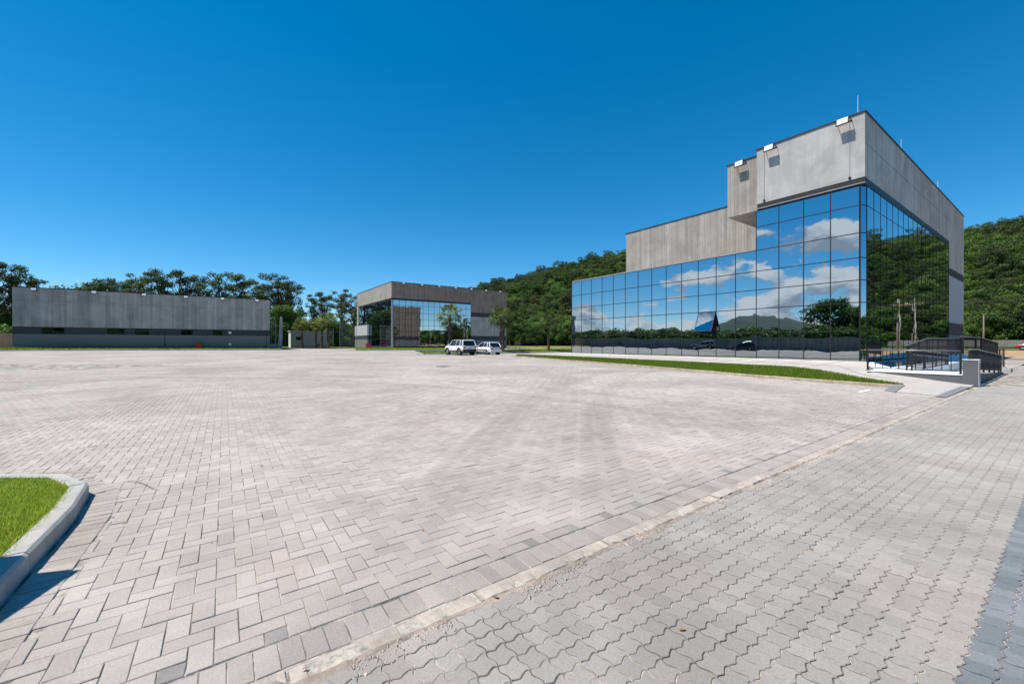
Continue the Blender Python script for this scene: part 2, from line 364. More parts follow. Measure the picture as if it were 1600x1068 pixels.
# herringbone field
def herring():
    iu = np.arange(int(-16/P), int(20/P)); iv = np.arange(-1, int(28/P))
    I, J = np.meshgrid(iu, iv); I = I.ravel(); J = J.ravel(); K = (I-J) % 4
    out = []
    for o_ in (0, 1):
        s = (K == (0 if o_ == 0 else 3)); i, j = I[s], J[s]
        u = U0 + i*P + (P if o_ == 0 else P/2); v = V0 + j*P + (P/2 if o_ == 0 else P)
        out.append(np.stack([u, v, np.full(len(u), o_), j], -1))
    A = np.concatenate(out)
    # cut halves along the border: verticals that start below row 0
    half = A[(A[:,2] == 1) & (A[:,3] == -1)].copy(); A = A[A[:,3] >= 0]
    half[:,1] = V0 + P/2
    def ok(a):
        u, v = a[:,0], a[:,1]; cu = np.floor(u+24)-24+.5; cv = V0+np.floor(v-V0)+.5
        k = near_lot(cu, cv)
        k &= ~inpoly(u, v, ISLP) & (polydist(u, v, ISL) > .165)
        k &= ~(inpoly(u, v, STR+STRB[::-1]))
        return a[k]
    return ok(A), ok(half)
FULL, HALF = herring()
def paver_tpl(L, W, gap=.0048, ch=.0026, deep=.03):
    a, b = (L-gap)/2, (W-gap)/2; c = np.array([(-1,-1),(1,-1),(1,1),(-1,1)], float)
    V = np.concatenate([np.c_[c*[a-ch,b-ch], np.zeros(4)], np.c_[c*[a,b], np.full(4,-ch)], np.c_[c*[a,b], np.full(4,-deep)]])
    F = [(0,1,2,3)] + [(i+4,(i+1)%4+4,(i+1)%4,i) for i in range(4)] + [(i+8,(i+1)%4+8,(i+1)%4+4,i+4) for i in range(4)]
    return V, np.array(F)
def field_mesh(name, tplV, tplF, pu, pv, rot, mat, seed, zj=.0011, tj=.0045, yaw=.006):
    """pavers as one mesh; tplF list of arrays with equal face size"""
    rg = np.random.default_rng(seed); n = len(pu); nv = len(tplV)
    a = rot + rg.normal(0, yaw, n); c, s = np.cos(a), np.sin(a)
    x = tplV[None,:,0]*c[:,None] - tplV[None,:,1]*s[:,None]; y = tplV[None,:,0]*s[:,None] + tplV[None,:,1]*c[:,None]
    tx = rg.normal(0, tj, n); ty = rg.normal(0, tj, n); dz = rg.normal(0, zj, n)
    z = tplV[None,:,2] + dz[:,None] + x*tx[:,None] + y*ty[:,None] + zg(pu,pv)[:,None]
    V = np.stack([x+pu[:,None], y+pv[:,None], z], -1).reshape(-1,3)
    F = [ (f[None] + (np.arange(n)*nv)[:,None,None]).reshape(-1, f.shape[1]) for f in tplF ]
    me = np_mesh(name, V, F, mat)
    tone = rg.random(n).astype(np.float32)
    at = me.attributes.new('tone', 'FLOAT', 'FACE'); at.data.foreach_set('value', np.concatenate([np.repeat(tone, len(f)) for f in tplF]))
    return me
def in_frame(u, v, m=.02):
    Y = cy(u,v); X = cx(u,v); Yc = np.maximum(Y,.05); px = .5+X/Yc*633/1600; py = .5+1.4/Yc*633/1068
    return (Y > .3) & (px > -m) & (px < 1+m) & (py < 1+m)
def largest(A, n=300):
    d = np.hypot(A[:,0], A[:,1]); d = np.where(in_frame(A[:,0], A[:,1]), d, 1e6); ix = np.argsort(d)[:n]
    k = np.zeros(len(A), bool); k[ix] = True; return k
hV, hF = paver_tpl(2*P, P)
me_h = [np_mesh('paver', hV, [hF], M['pav_obj']) for _ in range(1)][0]
k = largest(FULL, 300); prg = random.Random(3)
for u, v, o_, j in FULL[k]:
    o = link('paver', me_h, lot, (u, v, zf(u,v)+prg.gauss(0,.0011))); o.rotation_euler = (prg.gauss(0,.0045), prg.gauss(0,.0045), (math.pi/2 if o_ else 0)+prg.gauss(0,.006))
F2 = FULL[~k]
fo = link('paver_field', field_mesh('paver_field', hV, [hF], F2[:,0], F2[:,1], np.where(F2[:,2] > 0, math.pi/2, 0.), M['pav_att'], 11), lot); fo['kind'] = 'stuff'
cV, cF = paver_tpl(P, P); me_c = np_mesh('cut_paver', cV, [cF], M['half_obj']); HALF = HALF[np.argsort(HALF[:,0])]
for u, v, o_, j in HALF:
    o = link('cut_paver', me_c, lot, (u, v, zf(u,v)-.0005+prg.gauss(0,.001))); o.rotation_euler = (prg.gauss(0,.006), prg.gauss(0,.006), prg.gauss(0,.02))
sV, sF = paver_tpl(P, .19); me_s = np_mesh('border_paver', sV, [sF], M['bor_obj'])
for i in range(-14, 150):
    u = .2525+i*P
    o = link('border_paver', me_s, lot, (u, 2.085+prg.gauss(0,.0015), -.002+prg.gauss(0,.0015))); o.rotation_euler = (prg.gauss(0,.008), prg.gauss(0,.008), prg.gauss(0,.008))
# ring of pavers round the island kerb
def along(pts, step):
    out = []; acc = 0.
    for (x0,y0),(x1,y1) in zip(pts[:-1], pts[1:]):
        L = math.hypot(x1-x0, y1-y0); t = acc
        while t < L: out.append((x0+(x1-x0)*t/L, y0+(y1-y0)*t/L, math.atan2(y1-y0, x1-x0))); t += step
        acc = t-L
    return out
for x, y, a in along(ISL[4:], P*1.01):
    if cy(x,y) < .6 or not in_frame(x, y, .12): continue
    nx, ny = math.sin(a), -math.cos(a); o = link('ring_paver', me_s, lot, (x+nx*.112, y+ny*.112, zf(x,y)+.0045+prg.gauss(0,.001))); o.rotation_euler = (prg.gauss(0,.006), prg.gauss(0,.006), a+prg.gauss(0,.008))
# interlocking wavy road pavers
CU, CV = .102, .097
def wavy_tpl(gap=.0055, ch=.0028, deep=.03):
    bot = [(0,0),(.10,.0015),(.34,-.0085),(.44,-.0090),(.58,0.),(.80,.0090),(.90,.0080)]      # (fraction of CU, metres)
    lef = [(t, .0085*math.sin(2*math.pi*t)) for t in (.12,.25,.38,.5,.62,.75,.88)]
    o = [(f*CU, d) for f, d in bot] + [(CU,0)] + [(CU+d, t*CV) for t, d in lef] + [(CU, CV)] + [(f*CU, CV+d) for f, d in bot[:0:-1]] + [(0,CV)] + [(d, t*CV) for t, d in lef[::-1]]
    o = np.array(o); n = len(o); o = o-[CU/2, CV/2]
    nxt = np.roll(o,-1,0); prv = np.roll(o,1,0); t = nxt-prv; t /= np.linalg.norm(t,axis=1)[:,None]; nin = np.stack([-t[:,1], t[:,0]],-1)
    e = o+nin*gap/2; tp = o+nin*(gap/2+ch)
    V = np.concatenate([np.c_[tp,np.zeros(n)], np.c_[e,np.full(n,-ch)], np.c_[e,np.full(n,-deep)]])
    top = np.array([list(range(n))]); q = [(i+n,(i+1)%n+n,(i+1)%n,i) for i in range(n)]+[(i+2*n,(i+1)%n+2*n,(i+1)%n+n,i+n) for i in range(n)]
    return V, [top, np.array(q)]
wV, wF = wavy_tpl()
I, J = np.meshgrid(np.arange(-120, 200), np.arange(0, 118)); ru = I.ravel()*CU; rvv = rv1-.015-CV/2-J.ravel()*CV
rcu = np.floor(ru+40)-40+.5; rcv = (rv1-12)+np.floor(rvv-(rv1-12))+.5
kk = near_road(rcu, rcv) & (rvv > rv1-12); RD = np.stack([ru[kk], rvv[kk]], -1)
k = largest(RD, 300); dark = (RD[:,1] < .33) & (RD[:,1] > -.62)
me_w = np_mesh('road_paver', wV, wF, M['road_obj']); me_wd = np_mesh('road_paver', wV, wF, M['lane_obj'])
def settle(u, v): return .006*mnoise.noise(Vector((u*.8, v*.8, 3.)))
for (u, v), dk in zip(RD[k], dark[k]):
    o = link('road_paver', me_wd if dk else me_w, road, (u, v, settle(u,v)+prg.gauss(0,.0013))); o.rotation_euler = (prg.gauss(0,.008), prg.gauss(0,.008), prg.gauss(0,.010))
for nm, sel, mt in (('road_paver_field', ~k & ~dark, 'road_att'), ('dark_lane_paver_field', ~k & dark, 'lane_att')):
    o = link(nm, field_mesh(nm, wV, wF, RD[sel,0], RD[sel,1], np.zeros(sel.sum()), M[mt], 21, .0013, .008, .010), road); o['kind'] = 'stuff'

# concrete edging between lot and road: separate uneven lengths
def rough_bar(name, parent, u0, u1, v0, v1, z0, z1, mat, seed, amp=.034):
    n = max(6, int((u1-u0)/.03)); rg = random.Random(seed); V = []; F = []
    prof = [(v0,z0),(v0,z1-.02),(v0+.015,z1),(v1-.008,z1),(v1,z1-.008),(v1,z0)]; m_ = len(prof)
    for i in range(n+1):
        u = u0+(u1-u0)*i/n
        for j, (v, z) in enumerate(prof):
            w = (1.0 if j in (1,2) else .12)
            a = mnoise.noise(Vector((u*9, j*.6, seed*.7)))+.6*mnoise.noise(Vector((u*28, j*.9, seed*.7)))
            V.append((u, v - (0 if j in (0,5) else w*amp*max(0, a)*(-1)) , z - (w*amp*1.0*max(0,a) if j in (1,2) else .0015*a if j not in (0,5) else 0)))
    for i in range(n):
        for j in range(m_-1): F.append((i*m_+j, i*m_+j+1, (i+1)*m_+j+1, (i+1)*m_+j))
    F.append(tuple(range(m_))); F.append(tuple(n*m_+j for j in range(m_-1,-1,-1)))
    me = bpy.data.meshes.new(name); me.from_pydata(V, [], [f[::-1] for f in F]); me.update(); me.materials.append(mat)
    return link(name, me, parent)
edg = empty('concrete_edging', (0, 1.92, 0), 'pale broken concrete edging strip between the brick lot and the wavy paved road', 'edging')
u = -1.35; ii = 0
while u < 17.6:
    L = prg.uniform(.62, 1.05); ob = rough_bar('edging_length', edg, u+.006, u+L-.010, 1.868, 1.982, -.06, .006+prg.gauss(0,.004), M['edging'], ii); ob.location = (0,-1.92,0); ob.rotation_euler = (0,0,0); u += L; ii += 1
def mortar():
    V = []; F = []; nu_ = 620; nv_ = 6; rg = random.Random(2)
    for i in range(nu_+1):
        u = -1.3+18.6*(i/nu_)**1.35; w = .030+.07*max(0,mnoise.noise(Vector((u*1.7,1,4)))+.25)+.016*mnoise.noise(Vector((u*11,2,4)))
        for j in range(nv_+1): t = j/nv_; V.append((u, 1.872-w*t, (.004-.010*t*t)*1.0+.006*mnoise.noise(Vector((u*22,t*3,7)))*(1-.4*t)+.003*mnoise.noise(Vector((u*60,t*7,2)))))
    for i in range(nu_):
        for j in range(nv_): a = i*(nv_+1)+j; F.append((a,a+1,a+nv_+2,a+nv_+1))
    me = bpy.data.meshes.new('mortar_bead'); me.from_pydata(V,[],F); me.update(); me.materials.append(M['mortar']); return me
mo = link('mortar_bead', mortar(), edg); mo.location = (0,-1.92,0)
# mortar crumbs spilled along the edging
def crumbs(n):
    V = []; F = []; rg = random.Random(5)
    for _ in range(n):
        u = rg.uniform(-.6, 14)**1.0; v = 1.862-abs(rg.gauss(0,.045)); s = rg.uniform(.003,.011)*(1 if rg.random()>.08 else 1.8); b = len(V)
        if mnoise.noise(Vector((u*2.2, 0, 9))) < -.05: continue
        for d in ((1,0,0),(-.5,.87,0),(-.5,-.87,0),(.1,.05,.9)): V.append((u+d[0]*s*rg.uniform(.6,1.3), v+d[1]*s*rg.uniform(.6,1.3), .001+d[2]*s*.6))
        F += [(b,b+1,b+3),(b+1,b+2,b+3),(b+2,b,b+3)]
    me = bpy.data.meshes.new('mortar_crumbs'); me.from_pydata(V,[],F); me.update(); me.materials.append(M['edging']); return me
tag(link('mortar_crumbs', crumbs(5200)), 'pale mortar crumbs and sand scattered along the concrete edging', 'rubble', kind='stuff')

# ------------------------------------------------------------------ kerbs and grass
def kerb(parent, pts, w, h, mat, name='kerb_stone', side=1, sub=.95, base=None, ch=.018):
    """lengths of kerb along pts, body on the left of travel (side=1)"""
    P2 = []
    for (x0,y0),(x1,y1) in zip(pts[:-1], pts[1:]):
        L = math.hypot(x1-x0,y1-y0); n = max(1, round(L/sub)); P2 += [(x0+(x1-x0)*i/n, y0+(y1-y0)*i/n) for i in range(n)]
    P2.append(pts[-1]); n = len(P2); nor = []
    for i in range(n):
        a = P2[max(0,i-1)]; b = P2[min(n-1,i+1)]; d = Vector((b[0]-a[0], b[1]-a[1])).normalized(); nor.append((-d.y*side, d.x*side))
    for i in range(n-1):
        m = MB(); ring = []
        gap = .003; d = Vector((P2[i+1][0]-P2[i][0], P2[i+1][1]-P2[i][1])).normalized()*gap; j = prg.gauss(0,.003)
        for q, sg in ((i,1),(i+1,-1)):
            x, y = P2[q][0]+d.x*sg, P2[q][1]+d.y*sg; nx, ny = nor[q]; z = zf(x,y) if base is None else base(x,y)
            ring.append([(x+nx*o_, y+ny*o_, z+zz) for o_, zz in ((0,-.08),(.006,h-ch+j),(ch+.006,h+j),(w-.006,h+j),(w,h-.006+j),(w,-.08))])
        b0 = 0; m.v = ring[0]+ring[1]
        for k_ in range(6): k2 = (k_+1) % 6; m.f.append((k_, k2, 6+k2, 6+k_))
        m.f.append(tuple(range(5,-1,-1))); m.f.append(tuple(range(6,12)))
        if side == 1: m.f = [f[::-1] for f in m.f]
        m.build(name, mat, parent)
def blades(name, poly, zfun, dens, h, w, mat, seed, parent=None, lean=.5, frame_only=True, clear=0.):
    rg = np.random.default_rng(seed); xs = [p[0] for p in poly]; ys = [p[1] for p in poly]
    A = (max(xs)-min(xs))*(max(ys)-min(ys)); n = int(A*dens)
    x = rg.uniform(min(xs),max(xs),n); y = rg.uniform(min(ys),max(ys),n); k = inpoly(x,y,poly)
    if frame_only: k &= in_frame(x,y,.25)
    x, y = x[k], y[k]; n = len(x); z = zfun(x,y)
    a = rg.uniform(0,2*np.pi,n); hh = h*rg.uniform(.45,1.15,n); ww = w*rg.uniform(.6,1.2,n); la = rg.uniform(0,2*np.pi,n); ll = hh*rg.uniform(.1,1.,n)*lean*1.6
    dx, dy = np.cos(a)*ww/2, np.sin(a)*ww/2; lx, ly = np.cos(la)*ll, np.sin(la)*ll
    V = np.stack([np.stack([x-dx,y-dy,z],-1), np.stack([x+dx,y+dy,z],-1), np.stack([x+dx*.75+lx*.4,y+dy*.75+ly*.4,z+hh*.6],-1), np.stack([x-dx*.75+lx*.4,y-dy*.75+ly*.4,z+hh*.6],-1), np.stack([x+lx,y+ly,z+hh],-1)],1).reshape(-1,3)
    b = np.arange(n)*5; F4 = np.stack([b,b+1,b+2,b+3],-1); F3 = np.stack([b+3,b+2,b+4],-1)
    me = np_mesh(name, V, [F4,F3], mat); at = me.attributes.new('tone','FLOAT','FACE'); t = rg.random(n).astype(np.float32); at.data.foreach_set('value', np.concatenate([t,t]))
    return link(name, me, parent)
isl = empty('grass_island_kerb', (-.95, 3, 0), 'pale concrete kerb rounding the bright green grass island at the left edge', 'kerb')
kerb(isl, ISL, .125, .125, M['kerb'], side=1)
isoil = MB(); pin = [(x-.1 if i < 9 else x-.07, y if i < 9 else y-.1) for i,(x,y) in enumerate(ISL)]+[(-7.5,-5)]
isoil.quad(*[(x,y,.085) for x,y in pin]); tag(isoil.build('grass_island', M['turf']), kind='structure')
tag(blades('island_grass', pin, lambda x,y: np.full(x.shape,.085), 9000, .062, .0062, M['grass'], 31), 'bright green mown grass on the kerbed island at the left edge', 'grass', kind='stuff')
# grass strip in front of the near building: slopes up from the kerb to the sidewalk
def lerp_poly(pts, y):
    ys = np.array([p[1] for p in pts]); xs = np.array([p[0] for p in pts]); return np.interp(y, ys, xs)
def zback(v): return np.interp(v, [3.3,4.6,6.2,7.6,12,23,32], [.10,.17,.26,.30,.30,.30,.22])
strip_k = empty('grass_strip_kerb', (18.2,10,0), 'low concrete kerb along the grass strip before the mirror glass building', 'kerb')
kerb(strip_k, STR, .13, .10, M['kerb_sand'], side=-1, sub=1.0)
def zstrip(x, y):
    a = lerp_poly(STR, y); b = lerp_poly(STRB, y); t = np.clip((x-a)/np.maximum(b-a,.05),0,1); return zg(x,y)+.085+t*np.maximum(0, zback(y)-.10)
vs_ = np.linspace(3.36, 32., 60); m = MB()
for a, b in zip(vs_[:-1], vs_[1:]):
    for s in range(4):
        q = []
        for v, t in ((a,s/4),(a,(s+1)/4),(b,(s+1)/4),(b,s/4)):
            x0 = lerp_poly(STR,v)+.1; x1 = lerp_poly(STRB,v); x = x0+(x1-x0)*t; q.append((float(x), float(v), float(zstrip(np.array(x),np.array(v)))))
        m.quad(*q)
tag(m.build('grass_strip', M['turf']), kind='structure')
spoly = [(x+.12,y) for x,y in STR]+STRB[::-1]
tag(blades('strip_grass', spoly, zstrip, 1500, .085, .016, M['grass_deep'], 32), 'long green grass strip between the lot kerb and the sidewalk of the mirror glass building', 'grass', kind='stuff')
# sidewalk beside the near building
BU, BV = 26.87, 6.66
def walk_sheet(name, rows, mat, dz=0., nu=8, parent=None):
    m = MB()
    for r0, r1 in zip(rows[:-1], rows[1:]):
        for s in range(nu):
            q = []
            for r_, t in ((r0,s/nu),(r0,(s+1)/nu),(r1,(s+1)/nu),(r1,s/nu)):
                v, ua, za, ub, zb = r_; q.append((ua+(ub-ua)*t, v, za+(zb-za)*t+dz))
            m.quad(*q)
    o = m.build(name, mat, parent)
    if parent is None: o['kind'] = 'structure'
    return o
rows = [(1.99,15.2,.008,19.6,.035),(2.6,15.35,.008,19.6,.09),(3.2,15.6,.010,19.6,.17),(3.36,17.3,.09,19.6,.19)]
for v in np.linspace(3.7, 6.4, 8): rows.append((float(v), float(lerp_poly(STRB,v)), float(zstrip(lerp_poly(STRB,v),v))+.004, float(np.interp(v,[3.7,4.6,6.4],[19.6,19.6,BU])), float(np.interp(v,[3.7,4.7,6.4],[.23,.33,.43]))))
for v in np.linspace(6.8, 34, 28): rows.append((float(v), float(lerp_poly(STRB,v)), float(zstrip(lerp_poly(STRB,min(v,32)),min(v,32)))+.004, BU-.0, .43 if v < 29 else float(np.interp(v,[29,34],[.43,.2]))))
walk = walk_sheet('sidewalk', rows, M['walk'])
tr = [(r_[0], r_[1]+(r_[3]-r_[1])*.40, r_[2]+(r_[4]-r_[2])*.40, r_[1]+(r_[3]-r_[1])*.40+.10, r_[2]+(r_[4]-r_[2])*.42) for r_ in rows[4:]]
M['tact'] = simple('reddish tactile strip', (.36,.22,.17), .85)
walk_sheet('tactile_strip', tr, M['tact'], .006, 1, walk)
m = MB(); m.prism([(15.25,3.02),(17.0,3.16),(17.5,3.45),(15.6,3.32)], [0.0,.03,.08,0.], [.014,.085,.125,.016]); m.build('dark_ramp_edge', M['walk_dk'], walk)
m = MB(); m.prism([(15.0,1.99),(18.6,1.99),(18.6,2.17),(15.05,2.2)], 0, [.014,.04,.05,.016]); m.build('dark_ramp_edge', M['walk_dk'], walk)
# sidewalk slab joints are thin dark strips laid across the walk along the facade
for i, v in enumerate(np.arange(7.2, 28.5, 1.5)):
    ua = float(lerp_poly(STRB,v))+.05; za = float(zstrip(lerp_poly(STRB,v),v))
    m = MB(); m.quad((ua,v,za+.008),(BU-.05,v,.436),(BU-.05,v+.03,.436),(ua,v+.03,za+.008)); m.build('slab_joint', M['walk_dk'], walk)

# ------------------------------------------------------------------ curtain wall builder
PANE = {}
def pane_mesh(w, h, bulge, mat):
    key = (round(w,3), round(h,3), bulge, mat.name)
    if key not in PANE:
        n = 6; X, Z = np.meshgrid(np.linspace(-1,1,n+1), np.linspace(-1,1,n+1)); Y = -bulge*(1-X**2)*(1-Z**2)
        V = np.stack([X*w/2, Y, Z*h/2],-1).reshape(-1,3); I = np.arange((n+1)**2).reshape(n+1,n+1)
        F = np.stack([I[:-1,:-1],I[:-1,1:],I[1:,1:],I[1:,:-1]],-1).reshape(-1,4)
        PANE[key] = np_mesh('glass_pane', V, [F], mat, True)
    return PANE[key]
def curtain(parent, p0, ang, cols, rows, skip=None, mat=None, bot=1.0, bar=.045, open_at=None):
    """p0 = plan start; ang: rotation of local +x; panes face local -y. cols, rows: edge positions along x / z"""
    mat = mat or M['glass']; c, s = math.cos(ang), math.sin(ang); pl = wloc(parent); rg = random.Random(int(p0[0]*10+len(cols)))
    def W(x, y, z): return Vector((p0[0]+x*c-y*s, p0[1]+x*s+y*c, z))-pl
    for j in range(len(rows)-1):
        for i in range(len(cols)-1):
            if skip and skip(i,j): continue
            w = abs(cols[i+1]-cols[i])-.03; h = rows[j+1]-rows[j]-.03
            o = link('glass_pane', pane_mesh(w, h, rg.choice((.0002,.0003,.0005))*(1.25 if j == 0 else 1)*bot, mat), parent, W((cols[i]+cols[i+1])/2, 0, (rows[j]+rows[j+1])/2))
            o.rotation_euler = (rg.gauss(0,R(.03)), 0, ang+rg.gauss(0,R(.03)))
            if open_at == (i,j):
                t = R(24); o.rotation_euler = (-t, 0, ang); o.location = W((cols[i]+cols[i+1])/2, -math.sin(t)*h/2-.02, rows[j+1]-.02-math.cos(t)*h/2)
                hole = MB().box(-w/2,w/2,-.006,.006,-h/2,h/2).build('dark_opening', M['core'], None); hole.parent = parent; hole.location = W((cols[i]+cols[i+1])/2, .05, (rows[j]+rows[j+1])/2); hole.rotation_euler = (0,0,ang)
                fr = MB().box(-w/2,-w/2+.04,-.004,.035,-h/2,h/2).box(w/2-.04,w/2,-.004,.035,-h/2,h/2).box(-w/2+.04,w/2-.04,-.004,.035,h/2-.04,h/2).box(-w/2+.04,w/2-.04,-.004,.035,-h/2,-h/2+.04).build('sash', M['frame'], None); fr.parent = o
    def top(i): # highest row edge reached at column boundary i
        js = [j for j in range(len(rows)-1) for ii in (i-1,i) if 0 <= ii < len(cols)-1 and not (skip and skip(ii,j))]
        return rows[max(js)+1] if js else rows[0]
    for i, x in enumerate(cols):
        z1 = top(i); me = MB().box(-bar/2,bar/2,-.012,.06,0,z1-rows[0]).build('mullion', M['frame'], None); me.parent = parent; me.location = W(x,0,rows[0]); me.rotation_euler = (0,0,ang)
    for j, z in enumerate(rows):
        cs = [i for i in range(len(cols)-1) if (j < len(rows)-1 and not (skip and skip(i,j))) or (j > 0 and not (skip and skip(i,j-1)))]
        x0, x1 = cols[cs[0]], cols[cs[-1]+1]; a, b = min(x0,x1), max(x0,x1)
        me = MB().box(a,b,-.009,.05,-bar/2,bar/2).build('transom', M['frame'], None); me.parent = parent; me.location = W(0,0,z); me.rotation_euler = (0,0,ang)
FLZ = [.43,2.03,3.49,4.65,5.81,7.09,8.53,9.52]       # glass row edges
def floodlight(loc, ang, label, group, tilt=R(6)):
    t = empty('floodlight', loc, label, 'floodlight', group, ang)
    a = MB().box(-.28,.28,-.42,-.36,-.20,.20).build('housing', M['frame'], None, bevel=.012); a.parent = t; a.rotation_euler = (tilt,0,0)
    l = MB().box(-.225,.225,-.426,-.42,-.145,.145).build('lens', M['lens'], None); l.parent = t; l.rotation_euler = (tilt,0,0)
    b = MB().box(-.31,-.288,-.40,-.03,.10,.13).box(.288,.31,-.40,-.03,.10,.13).box(-.31,.31,-.03,-.0,.09,.14).build('bracket', M['frame'], None); b.parent = t
    return t
ORD = ['first','second','third','fourth','fifth','sixth','seventh','eighth','ninth']

# ------------------------------------------------------------------ near building
nb = empty('glass_building', (BU, BV-.21, 0), 'large mirror glass building with raised grey concrete corner tower on the right', 'building')
UE, VE = BU+30.0, 28.0     # far right end, far left end
CVc = BV-.21               # concrete corner
ncol = 17; wmod = (VE-BV)/ncol
cols = [-wmod*i for i in range(ncol+1)]          # ang -90: local x -> -v, so go negative for +v
cols = [-(wmod*i) for i in range(ncol+1)][::-1]
curtain(nb, (BU, BV), -math.pi/2, cols, FLZ, skip=lambda i,j: (j >= 5 and i < ncol-4), open_at=(ncol-7,1))
rm = 1.245; nr = 18; rcols = [.33+rm*i for i in range(nr+1)]; RE = BU+rcols[-1]
curtain(nb, (BU, CVc+.02), 0., rcols, FLZ, bar=.028)
# chamfered corner panes
cw = math.hypot(.33, BV-CVc-.02); curtain(nb, (BU, BV), math.atan2(CVc+.02-BV, .33), [.0, cw], FLZ)
MB().box(BU+.16,UE-5.3,BV+.16,VE-.2,0,7.0).box(BU+.16,RE,BV+.16,BV+4.6,7.0,9.6).build('core', M['core'], nb)
MB().box(BU+.02,BU+8.1,BV+4.98,VE-.02,7.12,7.2).build('lower_roof', M['roof'], nb)
bx('base_plinth', M['paint_dk'], nb, BU-.02, BU+.3, BV, VE, .05, .41)
# tower parapet: front, box, side
TZ0, TZ1 = 9.93, 13.25
bx('tower_front_wall', M['conc_light'], nb, BU-.04, BU+.3, CVc+.004, BV+4.97, TZ0, TZ1)
bx('tower_side_wall', M['conc_side'], nb, BU-.036, RE, CVc, CVc+.3, TZ0, TZ1-.004)
bx('soffit_band', M['flash'], nb, BU-.02, BU+.3, CVc+.3, BV+4.95, 9.55, TZ0-.002)
bx('soffit_band', M['flash'], nb, BU-.018, RE, CVc+.012, CVc+.3, 9.56, TZ0-.004)
bx('soffit_trim', M['galv'], nb, BU-.07, BU-.0, CVc-.02, BV+4.97, 9.62, 9.66)
bx('end_pier', M['conc_side'], nb, RE+.002, UE, CVc, CVc+3., 7.7, TZ1-.003)
bx('end_pier_band', M['paint_dk'], nb, RE+.002, UE, CVc+.03, CVc+3., 7.05, 7.7)
bx('end_pier_panel', M['paint_lt'], nb, RE+.002, UE, CVc, CVc+3., 3.1, 7.05)
bx('end_pier_band', M['paint_dk'], nb, RE+.002, UE, CVc+.03, CVc+3., 2.05, 3.1)
bx('end_pier_base', M['paint_mid'], nb, RE+.002, UE, CVc, CVc+3., 0, 2.05)
bx('cantilever_box', M['conc_board'], nb, BU+.14, BU+8.2, BV+4.972, BV+6.85, 9.60, 12.97)
SU = 35.0
bx('setback_wall', M['conc_board'], nb, SU, SU+.3, BV+1, VE+.2, 7.0, 12.97)
bx('setback_left_wall', M['conc_brown'], nb, SU+.302, UE-5, VE-.1, VE+.198, 7.0, 12.96)
bx('upper_roof', M['roof'], nb, BU+.31, SU, CVc+.31, BV+4.9, 12.6, 12.7)
bx('upper_roof', M['roof'], nb, SU+.31, UE-5.1, CVc+3.1, VE-.11, 12.3, 12.4)
bx('left_wall', M['conc_brown'], nb, BU+.2, UE-5.002, VE, VE+.2, 3.4, 6.99)
bx('left_wall_band', M['paint_dk'], nb, BU+.2, UE-5.002, VE+.01, VE+.18, 2.2, 3.4)
bx('left_wall_base', M['paint_mid'], nb, BU+.2, UE-5.002, VE, VE+.2, 0, 2.2)
bx('back_wall', M['conc_brown'], nb, UE-5, UE-4.7, CVc+3.01, VE+.2, 0, 12.96)
for a in ((BU-.09,BU+.36,CVc-.05,BV+5.0,TZ1,TZ1+.07),(BU+.362,UE+.05,CVc-.05,CVc+.36,TZ1,TZ1+.066),(BU+.09,BU+8.2,BV+5.002,BV+6.9,12.972,13.03),(SU-.06,SU+.34,BV+6.902,VE+.25,12.972,13.03)):
    bx('roof_flashing', M['flash'], nb, *a)
MB().box(BU+8.2,SU+.0,BV+4.9,BV+5.2,7.2,12.9).build('tower_left_wall', M['conc_board'], nb)
bx('tower_left_wall', M['conc_board'], nb, BU+.32, BU+8.2, BV+4.85, BV+4.968, 7.2, 9.92)
bx('glass_end_cap', M['frame'], nb, BU-.02, BU+.14, VE+.002, VE+.06, .43, 7.12)
bx('pour_joint', M['flash'], nb, BU-.03, RE, CVc-.003, CVc+.001, 11.66, 11.685)
bx('pour_joint', M['paint_mid'], nb, RE+.4, RE+.42, CVc-.003, CVc+.001, 7.72, 13.2)
# lightning conductors and their down cables
for i, (u, v, z0, h, lab) in enumerate(((BU+.2, CVc+.35, 13.3, 1.05, 'thin white lightning rod on the very corner of the tower roof'),(BU+8.2, CVc+.2, 13.3, 1.0, 'thin white lightning rod nearest the corner on the side parapet'),(BU+19.5, CVc+.2, 13.3, 1.0, 'thin white lightning rod far along the side parapet'),(BU+2.2, BV+6.8, 13.0, .9, 'thin lightning rod at the left end of the cantilevered box roof'))):
    t = empty('lightning_rod', (u,v,z0), lab, 'lightning rod', 'lightning rods on the roof')
    MB().tube([(u,v,z0-.05),(u,v,z0+h)], [.016,.008], 6).build('rod', M['white'], t); MB().box(u-.06,u+.06,v-.06,v+.06,z0-.03,z0+.03).build('base', M['galv'], t)
for v, tail in ((CVc+.62, .4),(BV+4.55, .3)):
    t = MB().tube([(BU-.055,v,13.3),(BU-.058,v,11.5),(BU-.055,v+.01,9.95)], .011, 5).build('down_cable', M['galv'], nb)
    MB().box(BU-.085,BU-.041,v-.05,v+.05,9.98,10.1).build('cable_clamp', M['frame'], nb)
# catch: three floodlights, each with tower-front position
for (v, z, u, lab) in ((BV+.62, 12.93, BU-.04, 'floodlight on the tower front nearest the building corner'),(BV+4.15, 12.93, BU-.04, 'middle floodlight of the three over the mirror glass facade'),(BV+5.95, 12.68, BU+.14, 'floodlight on the board marked cantilevered box')):
    floodlight((u, v, z), -math.pi/2, lab, 'floodlights on the near building', R(-10))

